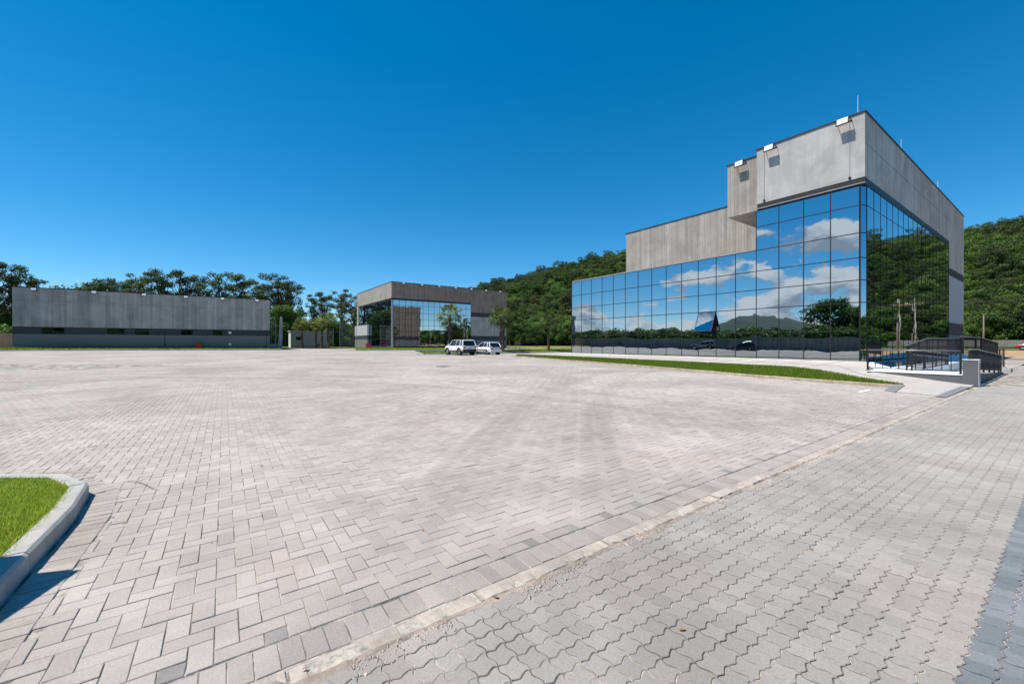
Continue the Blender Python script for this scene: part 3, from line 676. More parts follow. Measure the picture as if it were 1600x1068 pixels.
# ------------------------------------------------------------------ entrance terrace with ramp and railings
TU, TV0, TV1, TZ = 19.6, 2.04, 4.65, .34
ter = empty('entrance_terrace', (TU, TV0, 0), 'white raised entrance terrace with grey side walls beside the glass building', 'terrace')
bx('side_wall', M['base_paint'], ter, TU, TU+.15, TV0+.004, TV1, -.1, TZ-.01)
MB().prism([(TU+.152,3.72),(52,3.72),(52,CVc-.02),(26.9,CVc-.02),(20.6,TV1),(TU+.152,TV1)], -.1, TZ).build('floor', M['white_floor'], ter)
bx('floor', M['white_floor'], ter, TU+.152, 21.6, TV0+.16, 3.718, -.1, TZ-.002)
bx('floor_edge', M['white_floor'], ter, TU-.02, TU+.15, TV0, TV1, TZ-.008, TZ+.025)
m = MB(); m.quad((21.6,TV0+.15,TZ-.002),(28.6,TV0+.15,.012),(28.6,3.71,.012),(21.6,3.71,TZ-.002)); m.quad((21.6,3.71,TZ-.002),(28.6,3.71,.012),(28.6,3.71,-.1),(21.6,3.71,-.1)); m.build('ramp', M['white_floor'], ter)
m = MB(); m.prism([(TU+.151,TV0),(28.7,TV0),(28.7,TV0+.148),(TU+.151,TV0+.148)], -.1, [TZ+.02,.05,.05,TZ+.02]); m.build('ramp_wall', M['base_paint'], ter)
m = MB()
for i in range(3): m.box(36.6+i*.3, 46, 4.7+.3*i, CVc-.05-.01*i, TZ+.001, TZ+.06+.13*i)
m.build('door_step', M['white_floor'], ter)
def railing(pts, z0s, h, label, group='dark steel railings round the entrance', step=.2, mid=None, post_at=()):
    """pts plan points; z0s floor heights"""
    t = empty('railing', (pts[0][0], pts[0][1], z0s[0]), label, 'railing', group)
    tp = [(p[0],p[1],z+h) for p,z in zip(pts,z0s)]; lo = [(p[0],p[1],z+.10) for p,z in zip(pts,z0s)]
    MB().tube(tp, .027, 8).build('top_rail', M['rail_top'], t, True); MB().tube(lo, .016, 6).build('bottom_rail', M['rail'], t, True)
    if mid: MB().tube([(p[0]+mid[0],p[1]+mid[1],z+h-.2) for p,z in zip(pts,z0s)], .02, 8).build('hand_rail', M['rail_top'], t, True)
    bm = None
    for (a,b,za,zb) in zip(pts[:-1],pts[1:],z0s[:-1],z0s[1:]):
        L = math.hypot(b[0]-a[0],b[1]-a[1]); n = max(2,int(L/step)); an = math.atan2(b[1]-a[1],b[0]-a[0])
        if bm is None or True:
            bm = bpy.data.meshes.new('baluster'); q = MB().box(-.012,.012,-.008,.008,.10,h); bm.from_pydata(q.v,[],q.f); bm.update(); bm.materials.append(M['rail'])
            pm = bpy.data.meshes.new('post'); q = MB().box(-.025,.025,-.025,.025,0,h-.02).box(-.06,.06,-.06,.06,0,.012); pm.from_pydata(q.v,[],q.f); pm.update(); pm.materials.append(M['rail'])
        for i in range(n+1):
            f = i/n; x,y,z = a[0]+(b[0]-a[0])*f, a[1]+(b[1]-a[1])*f, za+(zb-za)*f
            isp = (i % 13 == 0) or i == n
            o = link('post' if isp else 'baluster', pm if isp else bm, t, Vector((x,y,z))-t.location); o.rotation_euler = (0,0,an)
    return t
M['rail'] = simple('dark railing steel', (.022,.024,.027), .5, .3); M['rail_top'] = simple('railing top tube', (.16,.16,.165), .35, .3)  # top tube coloured paler than the bars to carry whitish highlights
railing([(TU+.07,TV1),(TU+.07,2.3)], [TZ+.025]*2, .76, 'dark steel railing facing the sidewalk, between building corner and grey pillar')
railing([(TU+.1,TV0+.07),(21.4,TV0+.07),(28.5,TV0+.07)], [TZ+.02,TZ+.02,.05], .80, step=.12, label='long dark railing sloping down the outer edge of the ramp', mid=(0,.06))
railing([(21.4,3.76),(28.6,3.76)], [TZ,.05], .80, step=.17, label='inner dark ramp railing with sloping hand rail', mid=(0,-.06))
railing([(21.4,3.9),(25.6,4.0),(34.,4.0)], [TZ,TZ+.3,TZ+.35], .95, step=.18, label='dark railing rising behind the ramp towards the entrance')
railing([(34.2,4.0),(36.,3.4),(44.,3.4)], [TZ+.35,TZ+.3,TZ], 1.05, 'dense dark railing at the far end of the terrace', step=.1)
pb = MB().box(30.4,31.4,1.95,2.6,0,.16).build('post_footing', M['kerb'], ter)
railing([(30.5,2.3),(32.4,2.3)], [.16,.16], .95, 'short dark railing standing alone beyond the ramp foot', step=.5)
pil = empty('gate_pillar', (TU, TV0, 0), 'stubby grey pillar with white side and narrow red slot at the ramp corner', 'pillar')
bx('body', M['base_paint'], pil, TU-.06, TU+.28, 1.90, 2.24, 0, .84, bevel=.01)
bx('white_side', M['white_floor'], pil, TU-.058, TU+.278, 1.892, 1.8985, 0, .838)
bx('cap', M['white_floor'], pil, TU-.07, TU+.29, 1.885, 2.25, .84, .86)
bx('slot', M['core'], pil, TU+.05, TU+.10, 1.886, 1.8915, .14, .74); bx('red_strip', M['brick_red'], pil, TU+.105, TU+.16, 1.886, 1.8915, .3, .74)  # narrow strip of plain red paint beside the slot
# shallow reflecting pool along the side facade
M['water'] = simple('pool water', (.015,.10,.20), .04, var=.05, spec=.5)
po = empty('reflecting_pool', (21., 4.5, TZ), 'shallow blue pool with white rim along the side glass behind the railing', 'pool')
wp = [(22.2,4.5),(36.,4.5),(36.,6.22),(27.1,6.22)]
MB().prism(wp, TZ+.002, TZ+.028).build('water', M['water'], po)
for (a, b) in zip(wp, wp[1:]+wp[:1]):
    d = Vector((b[0]-a[0], b[1]-a[1])).normalized(); nn = Vector((d.y, -d.x))*.12; e = d*.11
    MB().prism([(a[0]-e.x*0+nn.x,a[1]+nn.y),(b[0]+nn.x,b[1]+nn.y),(b[0]+nn.x*.02,b[1]+nn.y*.02),(a[0]+nn.x*.02,a[1]+nn.y*.02)], TZ+.001, TZ+.05).build('rim', M['white_floor'], po)
# ------------------------------------------------------------------ middle building (twin, far)
DU, DV = 26.2, 76.6; dW, dD = 26.5, 24.7; dz = .10
mb = empty('distant_glass_building', (DU, DV, dz), 'distant brown concrete and mirror glass building behind the parked cars', 'building')
fz = [z+.12 for z in FLZ]; dc = [.25+1.22*i for i in range(15)]; GE = DU+dc[-1]
curtain(mb, (DU, DV), 0., dc, fz, bar=.06)
sc_ = [-(1.22*i+.25) for i in range(20)][::-1]; curtain(mb, (DU, DV), -math.pi/2, sc_, fz, bar=.06)
SE = DV-sc_[0]
bx('corner_post', M['galv'], mb, DU-.02, DU+.24, DV-.02, DV+.24, .5, 9.6)
MB().box(DU+.3,DU+dW-.3,DV+.3,DV+dD-.3,0,12.4).build('core', M['core'], mb)
bx('front_parapet', M['conc_brown'], mb, DU-.06, DU+dW, DV-.06, DV+.28, 9.98, 13.05)
bx('left_parapet', M['conc_board'], mb, DU-.064, DU+.28, DV+.282, DV+dD, 9.98, 13.046)
bx('soffit_band', M['flash'], mb, DU, GE, DV+.02, DV+.3, 9.66, 9.978); bx('soffit_band', M['flash'], mb, DU+.02, DU+.3, DV+.3, DV+dD, 9.66, 9.976)
bx('right_wall_panel', M['conc_brown'], mb, GE+.02, DU+dW, DV-.055, DV+.28, 7.95, 9.978)
bx('right_wall_band', M['paint_dk'], mb, GE+.02, DU+dW, DV-.02, DV+.28, 7.0, 7.95)
bx('right_wall_panel', M['conc_grey'], mb, GE+.02, DU+dW, DV-.05, DV+.28, 2.85, 7.0)
bx('right_wall_band', M['paint_dk'], mb, GE+.02, DU+dW, DV-.02, DV+.28, 1.95, 2.85)
bx('right_wall_base', M['paint_mid'], mb, GE+.02, DU+dW, DV-.05, DV+.28, 0, 1.95)
bx('right_end_wall', M['conc_brown'], mb, DU+dW+.002, DU+dW+.2, DV-.05, DV+dD, 0, 13.04)
bx('left_end_wall', M['conc_board'], mb, DU-.05, DU+.28, SE+.02, DV+dD, 0, 9.97)
bx('roof_flashing', M['flash'], mb, DU-.1, DU+dW+.2, DV-.1, DV+.3, 13.052, 13.14); bx('roof_flashing', M['flash'], mb, DU-.1, DU+.3, DV+.302, DV+dD, 13.05, 13.136)
bx('plinth', M['paint_dk'], mb, DU-.03, GE, DV-.03, DV+.3, 0, .53); bx('plinth', M['paint_dk'], mb, DU-.03, DU+.3, DV+.3, DV+dD, 0, .53)
bx('annex_upper_wall', M['paint_lt'], mb, DU-.5, DU-.066, DV+14.6, DV+24.9, 3.0, 5.3); bx('annex_band', M['paint_dk'], mb, DU-.45, DU-.066, DV+14.65, DV+24.9, 2.1, 3.0); bx('annex_base', M['paint_mid'], mb, DU-.5, DU-.066, DV+14.6, DV+24.9, 0, 2.1)
for i in range(7):
    floodlight((DU+2.2+3.75*i, DV-.06, 12.75), 0., ORD[i]+' floodlight from the left along the front roof edge of the distant building', 'floodlights on the distant building', R(-22))

# ------------------------------------------------------------------ long low building at the left
LV, LU0, LU1 = 77.0, -21.45, 6.1; lz = .30
lb = empty('low_grey_building', (LU0, LV, lz), 'long low grey concrete building with dark window band at the far left', 'building')
bx('upper_wall', M['conc_grey'], lb, LU0, LU1, LV, LV+.3, 6.72, 8.32); bx('main_wall', M['conc_grey'], lb, LU0, LU1, LV+.02, LV+.3, 3.42, 6.70)
bx('wall_joint', M['flash'], lb, LU0+.02, LU1-.02, LV+.06, LV+.28, 6.70, 6.72)
MB().box(LU0+.05,LU1-.05,LV+.302,LV+16,0,7.9).build('core', M['conc_grey'], lb)
bx('left_side_wall', M['conc_grey'], lb, LU0-.001, LU0+.048, LV+.31, LV+16, 0, 8.3); bx('right_side_wall', M['conc_grey'], lb, LU1-.048, LU1+.001, LV+.31, LV+16, 0, 8.3)
bx('roof_flashing', M['flash'], lb, LU0-.05, LU1+.05, LV-.05, LV+.35, 8.322, 8.41)
bx('window_band', M['paint_dk'], lb, LU0, LU1, LV+.06, LV+.3, 2.48, 3.42); bx('base_wall', M['paint_mid'], lb, LU0, LU1, LV, LV+.3, 0, 2.48)
for (a, b) in ((-19.0,-17.0),(-13.0,-11.3),(-10.2,-8.7),(-5.2,-3.8),(-1.4,-.2)):
    w = bx('window', M['frame'], lb, a, b, LV+.045, LV+.058, 2.50, 3.34); mdl = (a+b)/2
    for (c, d) in ((a+.05,mdl-.03),(mdl+.03,b-.05)): MB().box(c,d,LV+.038,LV+.044,2.55,3.29).build('pane', M['glass_dk'], w)
for z in (1.15, 2.95): MB().tube([(.75,LV-.03,z),(.75,LV+.02,z)], .2, 16).build('round_vent', M['white'], lb)
for uu in (-7.0, 5.6): MB().tube([(uu,LV-.04,.3),(uu,LV-.04,3.4)], .035, 6).build('cable_conduit', M['frame'], lb)
for i, uu in enumerate((-19.6,-14.2,-9.2,-4.6,-.2,4.3)):
    floodlight((uu, LV, 8.0), 0., ORD[i]+' floodlight from the left along the roof of the long low building', 'floodlights on the low building', R(-22))
for (uu, vv, lab) in ((-3.1, LV-1.2, 'small red brown hydrant box before the long low building'),(24.6, DV+10., 'small red brown hydrant box beside the distant glass building')):
    z = zf(uu,vv)+.12; t = empty('hydrant_box', (uu,vv,z), lab, 'hydrant box', 'red hydrant boxes')
    bx('body', M['brick_red'], t, uu-.45,uu+.45,vv-.3,vv+.3,z,z+.9); bx('lid', M['brick_red'], t, uu-.5,uu+.5,vv-.35,vv+.35,z+.902,z+.96); bx('door', M['red'], t, uu-.25,uu+.25,vv-.315,vv-.301,z+.2,z+.75)

# ------------------------------------------------------------------ far kerbed strips, paths, fields
def far_strip(name, u0, u1, v0, v1, h=.13, dens=70, seed=1, lab='', rise=.28):
    poly = [(u0,v0),(u1,v0),(u1,v1),(u0,v1)]
    k_ = empty(name+'_kerb', (u0,v0,0), 'low kerb edging '+lab, 'kerb'); kerb(k_, [(u0,v0+1.),(u0+.8,v0),(u1,v0)], .14, h, M['kerb'], side=1, sub=3.)
    s = sheet(name, M['turf'], u0+.5, u1, v0+.12, v1, h-.02, 1.6)
    co = np.zeros(len(s.data.vertices)*3, np.float32); s.data.vertices.foreach_get('co', co); co = co.reshape(-1,3); co[:,2] += rise*np.clip((co[:,1]-v0)/(v1-v0),0,1); s.data.vertices.foreach_set('co', co.ravel())
    b = blades(name+'_grass', [(u0+.5,v0+.12),(u1,v0+.12),(u1,v1),(u0+.5,v1)], lambda x,y: zg(x,y)+h-.02+rise*np.clip((y-v0)/(v1-v0),0,1), dens, .11, .05, M['grass_deep'], seed); tag(b, 'green grass growing on '+lab, 'grass', kind='stuff')
far_strip('low_building_strip', -27, 7.6, 73.6, 76.9, .14, 60, 41, 'the strip before the long low building')
far_strip('distant_building_strip', 16.5, 44, 66.0, 69.5, .13, 60, 42, 'the strip before the distant glass building')
far_strip('palm_strip', 17.8, 64, 42.7, 45.8, .13, 70, 43, 'the strip where the palms stand')
sheet('pale_path', M['walk'], 22, 64, 47.2, 50.5, .05); sheet('pale_path', M['walk'], 18, 60, 71., 76.5, .06)
sheet('park_field', M['field'], 48, 180, 52, 70, .05, 4.); sheet('park_field', M['field'], 54, 180, 70, 190, .05, 6.)
sheet('pale_path', M['walk'], 44.5, 140, 34.2, 36.4, .03, 4.)
sheet('far_verge', M['field'], 64, 180, 36.5, 52, .03, 4.); sheet('far_verge', M['turf'], -24, 26, 94, 140, .1, 4.)
sheet('bare_soil', M['soil'], 46, 118, -70, 33, -.03, 4.); sheet('service_road', M['asph'], 52, 56.5, -70, 6, .0, 4.); sheet('far_road', M['asph'], 118, 126, -90, 60, .05, 4.)
sheet('far_verge', M['turf'], 126, 150, -120, 60, .03, 4.)
# painted dash and manhole on the lot
mh = empty('manhole_cover', (10.3,21.4,0), 'round dark iron manhole cover in the middle of the paved lot', 'manhole cover'); z = zf(10.3,21.4)
MB().tube([(10.3,21.4,z-.02),(10.3,21.4,z+.012)], .42, 24).build('lid', M['iron'], mh); MB().tube([(10.3,21.4,z-.02),(10.3,21.4,z+.008)], .52, 24).build('ring', M['kerb'], mh)
M['mark'] = simple('white road paint', (.72,.72,.70), .8, var=.15, nscale=8)
tag(MB().box(14.6,15.6,3.58,3.68,.001,.009).build('painted_dash', M['mark']), 'short white painted dash on the lot beside the end of the grass strip', 'marking')

# ------------------------------------------------------------------ perimeter walls, gate house, gate
pw = empty('perimeter_wall', (-24.3, 20, 0), 'plain concrete perimeter wall with green bushes behind it at the far left', 'wall')
for i in range(22):
    v = -42+6.2*i; z = zf(-24.3, v); bx('wall_panel', M['wall_conc'], pw, -24.45, -24.25, v, v+6.19, z-.2, z+2.15)
    bx('coping', M['wall_conc'], pw, -24.5, -24.2, v, v+6.19, z+2.152, z+2.22)
fw = empty('far_boundary_wall', (150, -40, 0), 'long pale concrete boundary wall at the foot of the forested hill', 'wall')
for i in range(28):
    v = -120+6.5*i; bx('wall_panel', M['wall_conc'], fw, 150, 150.2, v, v+6.49, -.1, 2.0)
M['paint_gh'] = simple('gate house grey paint', (.30,.29,.275), .8)
gh = empty('gate_house', (11.6, 96, .4), 'small pale grey gate house behind the palms', 'hut')
bx('front_wall', M['paint_gh'], gh, 11.4, 18.4, 96, 96.2, .2, 3.75); bx('left_wall', M['white'], gh, 11.38, 11.6, 96.21, 99.5, .2, 3.75); bx('body', M['paint_lt'], gh, 11.61, 18.4, 96.21, 99.5, .2, 3.6); bx('roof_slab', M['paint_lt'], gh, 11.2, 18.6, 95.9, 99.7, 3.752, 3.9)
w = bx('window', M['frame'], gh, 12.4, 13.4, 95.97, 95.99, 1.9, 2.6); MB().box(12.45,13.35,95.955,95.968,1.95,2.55).build('pane', M['glass_dk'], w); bx('vent', M['frame'], gh, 16.4, 16.9, 95.97, 95.99, .8, 1.1)
gp = empty('tapered_gate_column', (7.9, 80.4, .3), 'tall pale tapered concrete column at the right end of the low building', 'column')
m = MB(); m.prism([(7.5,80.2),(8.25,80.2),(8.25,80.6),(7.5,80.6)], .2, 5.9); m.v[4] = (7.95,80.25,5.9); m.v[7] = (7.95,80.5,5.9); m.build('shaft', M['kerb'], gp); bx('base_wall', M['kerb'], gp, 6.3, 7.49, 80.25, 80.55, .2, 1.2)
def mesh_gate(u0, u1, v, z0, z1, label):
    t = empty('wire_mesh_fence', (u0,v,z0), label, 'fence', 'wire mesh fences by the far gate'); n = max(1,int((u1-u0)/2.4))
    for i in range(n+1): x = u0+(u1-u0)*i/n; MB().tube([(x,v,z0),(x,v,z1)], .045, 6).build('post', M['galv'], t)
    m = MB(); 
    for i in range(int((u1-u0)/.28)): x = u0+.28*i; m.tube([(x,v,z0+.1),(x,v,z1-.05)], .010, 3, False)
    for i in range(int((z1-z0)/.5)): z_ = z0+.15+.5*i; m.tube([(u0,v,z_),(u1,v,z_)], .012, 3, False)
    m.build('wire_mesh', M['galv'], t)
mesh_gate(20.2, 23.6, 92., .4, 5.6, 'tall wire mesh gate left of the distant glass building'); mesh_gate(6.2, 7.4, 82., .4, 5.4, 'wire mesh fence between the low building and the tapered column'); mesh_gate(18.6, 20.1, 98., .4, 4.6, 'wire mesh fence right of the gate house')
ub = empty('shadow_caster', (-1.39, 3.84, .085), 'added unseen grey shadow caster standing on the grass island just left of view', 'shadow caster')  # box added out of view to cast the shadow across the island kerb
for nm, mt, a in (('body','paint_mid',(-.7,0,-.95,0,.0,1.2)),('plinth','kerb',(-.74,.03,-.99,.03,-.04,.05)),('lid','paint_mid',(-.71,.01,-.96,.01,1.202,1.23)),('door','paint_mid',(-.6,-.1,-.965,-.951,.1,1.1))):
    o = MB().box(*a).build(nm, M[mt], None); o.parent = ub
ub.rotation_euler = (0,0,R(-21.8))
# dry twigs by the island kerb
M['twig'] = simple('dry twig', (.20,.12,.06), .9)
for pts, lab in (([(-.80,5.55,.012),(-.70,5.45,.016),(-.62,5.30,.012),(-.55,5.12,.014),(-.50,5.05,.01)],'thin curved dry twig on the pavers beside the island corner'),([(-2.2,6.58,.02),(-1.9,6.45,.03),(-1.75,6.42,.018),(-1.45,6.30,.02),(-1.2,6.2,.01)],'forked dry twig lying behind the island kerb')):
    t = empty('twig', pts[0], lab, 'twig'); MB().tube(pts, [.003,.003,.0028,.002,.001], 5).build('stem', M['twig'], t); q = pts[1]; MB().tube([q,(q[0]+.12,q[1]+.10,q[2]+.02),(q[0]+.2,q[1]+.13,q[2]+.01)], [.002,.0015,.001], 4).build('side_shoot', M['twig'], t)
# ------------------------------------------------------------------ power line and poles
def pole(u, v, h, label, mat='kerb', arms=True, r=.16, z0=0., grp='poles along the power line'):
    t = empty('utility_pole', (u,v,z0), label, 'pole', grp); MB().tube([(u,v,z0-.3),(u,v,z0+h)], [r,r*.6], 10).build('shaft', M[mat], t, True)
    if arms: 
        bx('cross_arm', M['wood'], t, u-.06,u+.06,v-.9,v+.9,z0+h-1.0,z0+h-.86)
        for d in (-.8,0,.8): MB().tube([(u,v+d,z0+h-.86),(u,v+d,z0+h-.7)], .05, 6).build('insulator', M['white'], t)
PU = 86.
for v, lab in ((-40,'pale concrete power pole far off beyond the road'),(-1.8,'pale concrete power pole reflected in the side glass'),(-3.6,'second pale concrete power pole reflected beside the first'),(36,'pale concrete power pole behind the glass building')): pole(PU, v, 8.2, lab)
for i, z in enumerate((7.5,7.4,5.9,5.3)):
    dx = (-.5,.5,.1,.1)[i]; pts = []
    for a, b in ((-40,-2.5),(-2.5,36),(36,75)):
        for k_ in range(12): t = k_/12; pts.append((PU+dx, a+(b-a)*t, z-.5*4*t*(1-t)))
    tag(MB().tube(pts, .022, 4).build('power_wire', M['wire']), ['uppermost power line wire crossing before the hill','second power line wire from the top before the hill','third power line wire from the top before the hill','lowest power line wire crossing before the hill'][i], 'wire', 'power line wires')
pole(67.5, 6.2, 4.4, 'short weathered wooden post right of the building before the hill', 'wood', False, .09); pole(54.6, 53.0, 9.8, 'tall wooden pole in the gap left of the glass building', 'wood', True, .11)
lp = empty('street_lamp', (60.,58.,.1), 'white street lamp with short arm in the park', 'street lamp'); MB().tube([(60,58,0),(60,58,3.3)], .06, 8).build('shaft', M['white'], lp); MB().tube([(60,58,3.25),(60.6,57.4,3.4)], .04, 6).build('arm', M['white'], lp); MB().box(60.5,60.85,57.2,57.45,3.34,3.42).build('lamp_head', M['white'], lp)

# ------------------------------------------------------------------ cars
M['tyre'] = simple('tyre rubber', (.018,.018,.018), .85); M['rim'] = simple('alloy rim', (.42,.43,.44), .35, .8); M['clad'] = simple('black plastic', (.03,.03,.032), .7)
M['tail'] = simple('tail light red', (.35,.01,.01), .25, spec=.6); M['carglass'] = simple('car glass', (.012,.014,.017), .06, spec=.6); M['plate'] = simple('number plate', (.45,.45,.46), .5)
def paint(name, col):
    m = simple(name, col, .3, var=.01, spec=.5); b = [n for n in m.node_tree.nodes if n.type == 'BSDF_PRINCIPLED'][0]; b.inputs['Coat Weight'].default_value = .6; b.inputs['Coat Roughness'].default_value = .05; return m
M['car_white'] = paint('white car paint', (.78,.78,.77)); M['car_grey'] = paint('silver grey car paint', (.28,.29,.28)); M['car_black'] = paint('black car paint', (.015,.015,.017)); M['car_red'] = paint('red car paint', (.55,.015,.02))
def car(loc, heading, label, pm, suv=True, rack=False, group=None):
    """local x forward, z up"""
    t = empty('parked_car', loc, label, 'car', group)
    if suv: L, W, H, belt, clear = 4.25, .90, 1.66, 1.02, .34; st = [(-2.10,.52,.95,.80),(-2.02,.40,1.02,.86),(-1.3,.34,1.04,.90),(0,.30,1.02,.90),(.75,.30,1.02,.90),(1.0,.32,1.04,.89),(1.75,.36,.98,.86),(2.05,.45,.86,.78),(2.13,.52,.70,.70)]; gl = (-2.0,.92,-1.78,.42); wr = .36; wx = (-1.30,1.28)
    else: L, W, H, belt, clear = 3.85, .83, 1.42, .88, .28; st = [(-1.90,.45,.74,.68),(-1.84,.34,.86,.76),(-1.2,.28,.90,.83),(0,.25,.88,.83),(.65,.25,.87,.83),(.95,.27,.86,.82),(1.5,.30,.72,.78),(1.82,.36,.58,.70),(1.93,.42,.50,.58)]; gl = (-1.80,.98,-1.42,.12); wr = .30; wx = (-1.20,1.24)
    m = MB()
    for (x,zb,zt,w) in st:
        m.v += [(x,-w*.90,zb),(x,-w,zb+.16),(x,-w,zt-.22),(x,-w*.955,zt-.04),(x,-w*.80,zt+.02),(x,w*.80,zt+.02),(x,w*.955,zt-.04),(x,w,zt-.22),(x,w,zb+.16),(x,w*.90,zb)]
    n = 10
    for i in range(len(st)-1):
        for k_ in range(n): m.f.append((i*n+k_, (i+1)*n+k_, (i+1)*n+(k_+1)%n, i*n+(k_+1)%n))
    m.f.append(tuple(range(n))); m.f.append(tuple((len(st)-1)*n+k_ for k_ in range(n-1,-1,-1)))
    def put(o): o.parent = t; return o
    body = put(m.build('body', M[pm], None, True)); body.modifiers.new('w','WEIGHTED_NORMAL')
    g0,g1,r0,r1 = gl; wb, wt = W*.90, W*.76; zb, zr = belt-.0, H-.05
    c = [(g0,-wb,zb),(g1,-wb,zb),(g1,wb,zb),(g0,wb,zb),(r0,-wt,zr),(r1,-wt,zr),(r1,wt,zr),(r0,wt,zr)]
    q = MB(); q.v = c; q.f = [(4,5,6,7),(0,1,5,4),(1,2,6,5),(2,3,7,6),(3,0,4,7)]; put(q.build('glazing', M['carglass'], None))
    rf = MB(); rf.v = [(r0-.10,-wt-.02,zr-.03),(r1+.06,-wt-.02,zr-.03),(r1+.06,wt+.02,zr-.03),(r0-.10,wt+.02,zr-.03),(r0-.02,-wt*.8,zr+.05),(r1-.12,-wt*.8,zr+.05),(r1-.12,wt*.8,zr+.05),(r0-.02,wt*.8,zr+.05)]
    rf.f = [(0,3,2,1),(4,5,6,7),(0,1,5,4),(1,2,6,5),(2,3,7,6),(3,0,4,7)]; put(rf.build('roof', M[pm], None, bevel=.02))
    pl = MB()
    for s in (-1,1):
        pl.tube([(g1,s*wb,zb),(r1,s*wt,zr)], .04, 6).tube([(g0+.03,s*wb,zb),(r0,s*wt,zr)], .075 if suv else .06, 6)
        for f in ((.47,.0),(.80,.0)): 
            xb = g1+(g0-g1)*f[0]; xr = r1+(r0-r1)*f[0]; pl.tube([(xb,s*(wb+.004),zb),(xr,s*(wt+.004),zr)], .035 if f[0] < .6 else .07, 6)
    put(pl.build('pillars', M[pm], None))
    tyr = MB(); 
    for x in wx:
        for s in (-1,1):
            wh = MB().tube([(x,s*(W-.20),wr),(x,s*(W-.03),wr),(x,s*(W-.0),wr)], [wr,wr,wr*.88], 20).build('wheel', M['tyre'], None, False); put(wh)
            r_ = MB().tube([(x,s*(W-.02),wr),(x,s*(W+.012),wr)], [wr*.66,wr*.60], 12).build('rim', M['rim'], None); r_.parent = wh
            ar = MB(); pts = [(x+math.cos(a)*(wr+.05), s*(W+.004), wr+math.sin(a)*(wr+.05)) for a in np.linspace(-.15,math.pi+.15,12)]; ar.tube(pts, .05, 6); put(ar.build('wheel_arch', M['clad' if suv else pm], None))
            ho = MB().tube([(x,s*(W-.25),wr),(x,s*(W+.002),wr)], wr+.045, 18).build('wheel_well', M['core'], None); put(ho)
    xr_ = st[1][0]-.05; x0 = st[0][0]
    put(MB().box(x0-.06,x0+.25,-W*.93,W*.93,clear,clear+.30).build('rear_bumper', M['clad' if suv else pm], None, bevel=.03)); xf = st[-1][0]
    put(MB().box(xf-.25,xf+.02,-W*.84,W*.84,clear,clear+.28).build('front_bumper', M['clad' if suv else pm], None, bevel=.03))
    for s in (-1,1):
        put(MB().box(x0-.02,x0+.16,s*W*.74-.12,s*W*.74+.12,belt-.24,belt-.06).build('tail_light', M['tail'], None, bevel=.02)); put(MB().box(xf-.22,xf-.04,s*W*.62-.13,s*W*.62+.13,belt-.36 if suv else .56,belt-.2 if suv else .68).build('headlight', M['lens'], None, bevel=.02))
        put(MB().box(g1-.22,g1-.08,s*(W+.11)-.09,s*(W+.11)+.06,belt+.03,belt+.17).build('mirror', M[pm], None, bevel=.02))
        put(MB().box(-1.5+wx[0]*0,1.0,s*(W+.004)-.012,s*(W+.004)+.012,clear+.02,clear+.16 if suv else clear+.07).build('sill', M['clad'], None)); put(MB().box(-.1,.08,s*(W+.008)-.012,s*(W+.008)+.012,belt-.12,belt-.09).build('door_handle', M['clad'], None))
    put(MB().box(x0-.03,x0+.05,-.24,.24,belt-.34,belt-.22).build('number_plate', M['plate'], None)); put(MB().box(g0-.06,g0+.02,-wb*.72,wb*.72,belt+.02,belt+.06).build('wiper', M['clad'], None))
    if not suv:
        for s in (-1,1): put(MB().box(-1.3,1.1,s*(W+.006)-.012,s*(W+.006)+.012,.5,.58).build('rub_strip', M['clad'], None))
    if rack:
        for s in (-1,1): put(MB().tube([(r0+.1,s*wt*.9,H+.04),(r1-.2,s*wt*.9,H+.04)], .02, 6).build('roof_rail', M['clad'], None))
    t.rotation_euler = (0,0,heading); return t
def carat(u, v, *a, **k): return car((u,v,zf(u,v)+.004), *a, **k)
G_ = 'cars parked nose in to the palm strip'
carat(21.35, 40.0, R(92), 'white off-roader with black plastic trim parked nose in to the palm strip', 'car_white', True, True, group=G_); carat(25.0, 40.2, R(91), 'small white hatchback parked beside the white off-roader', 'car_white', False, group=G_)
carat(-20.3, 41.5, R(75), 'silver grey off-roader parked by the perimeter wall, mirrored in the facade', 'car_grey', True, group='cars by the perimeter wall'); carat(-20.6, 34.6, R(60), 'black hatchback parked by the perimeter wall, mirrored in the facade', 'car_black', False, group='cars by the perimeter wall')
car((120., 5.0, .05), R(90), 'red car passing on the far road at the right edge', 'car_red', True)

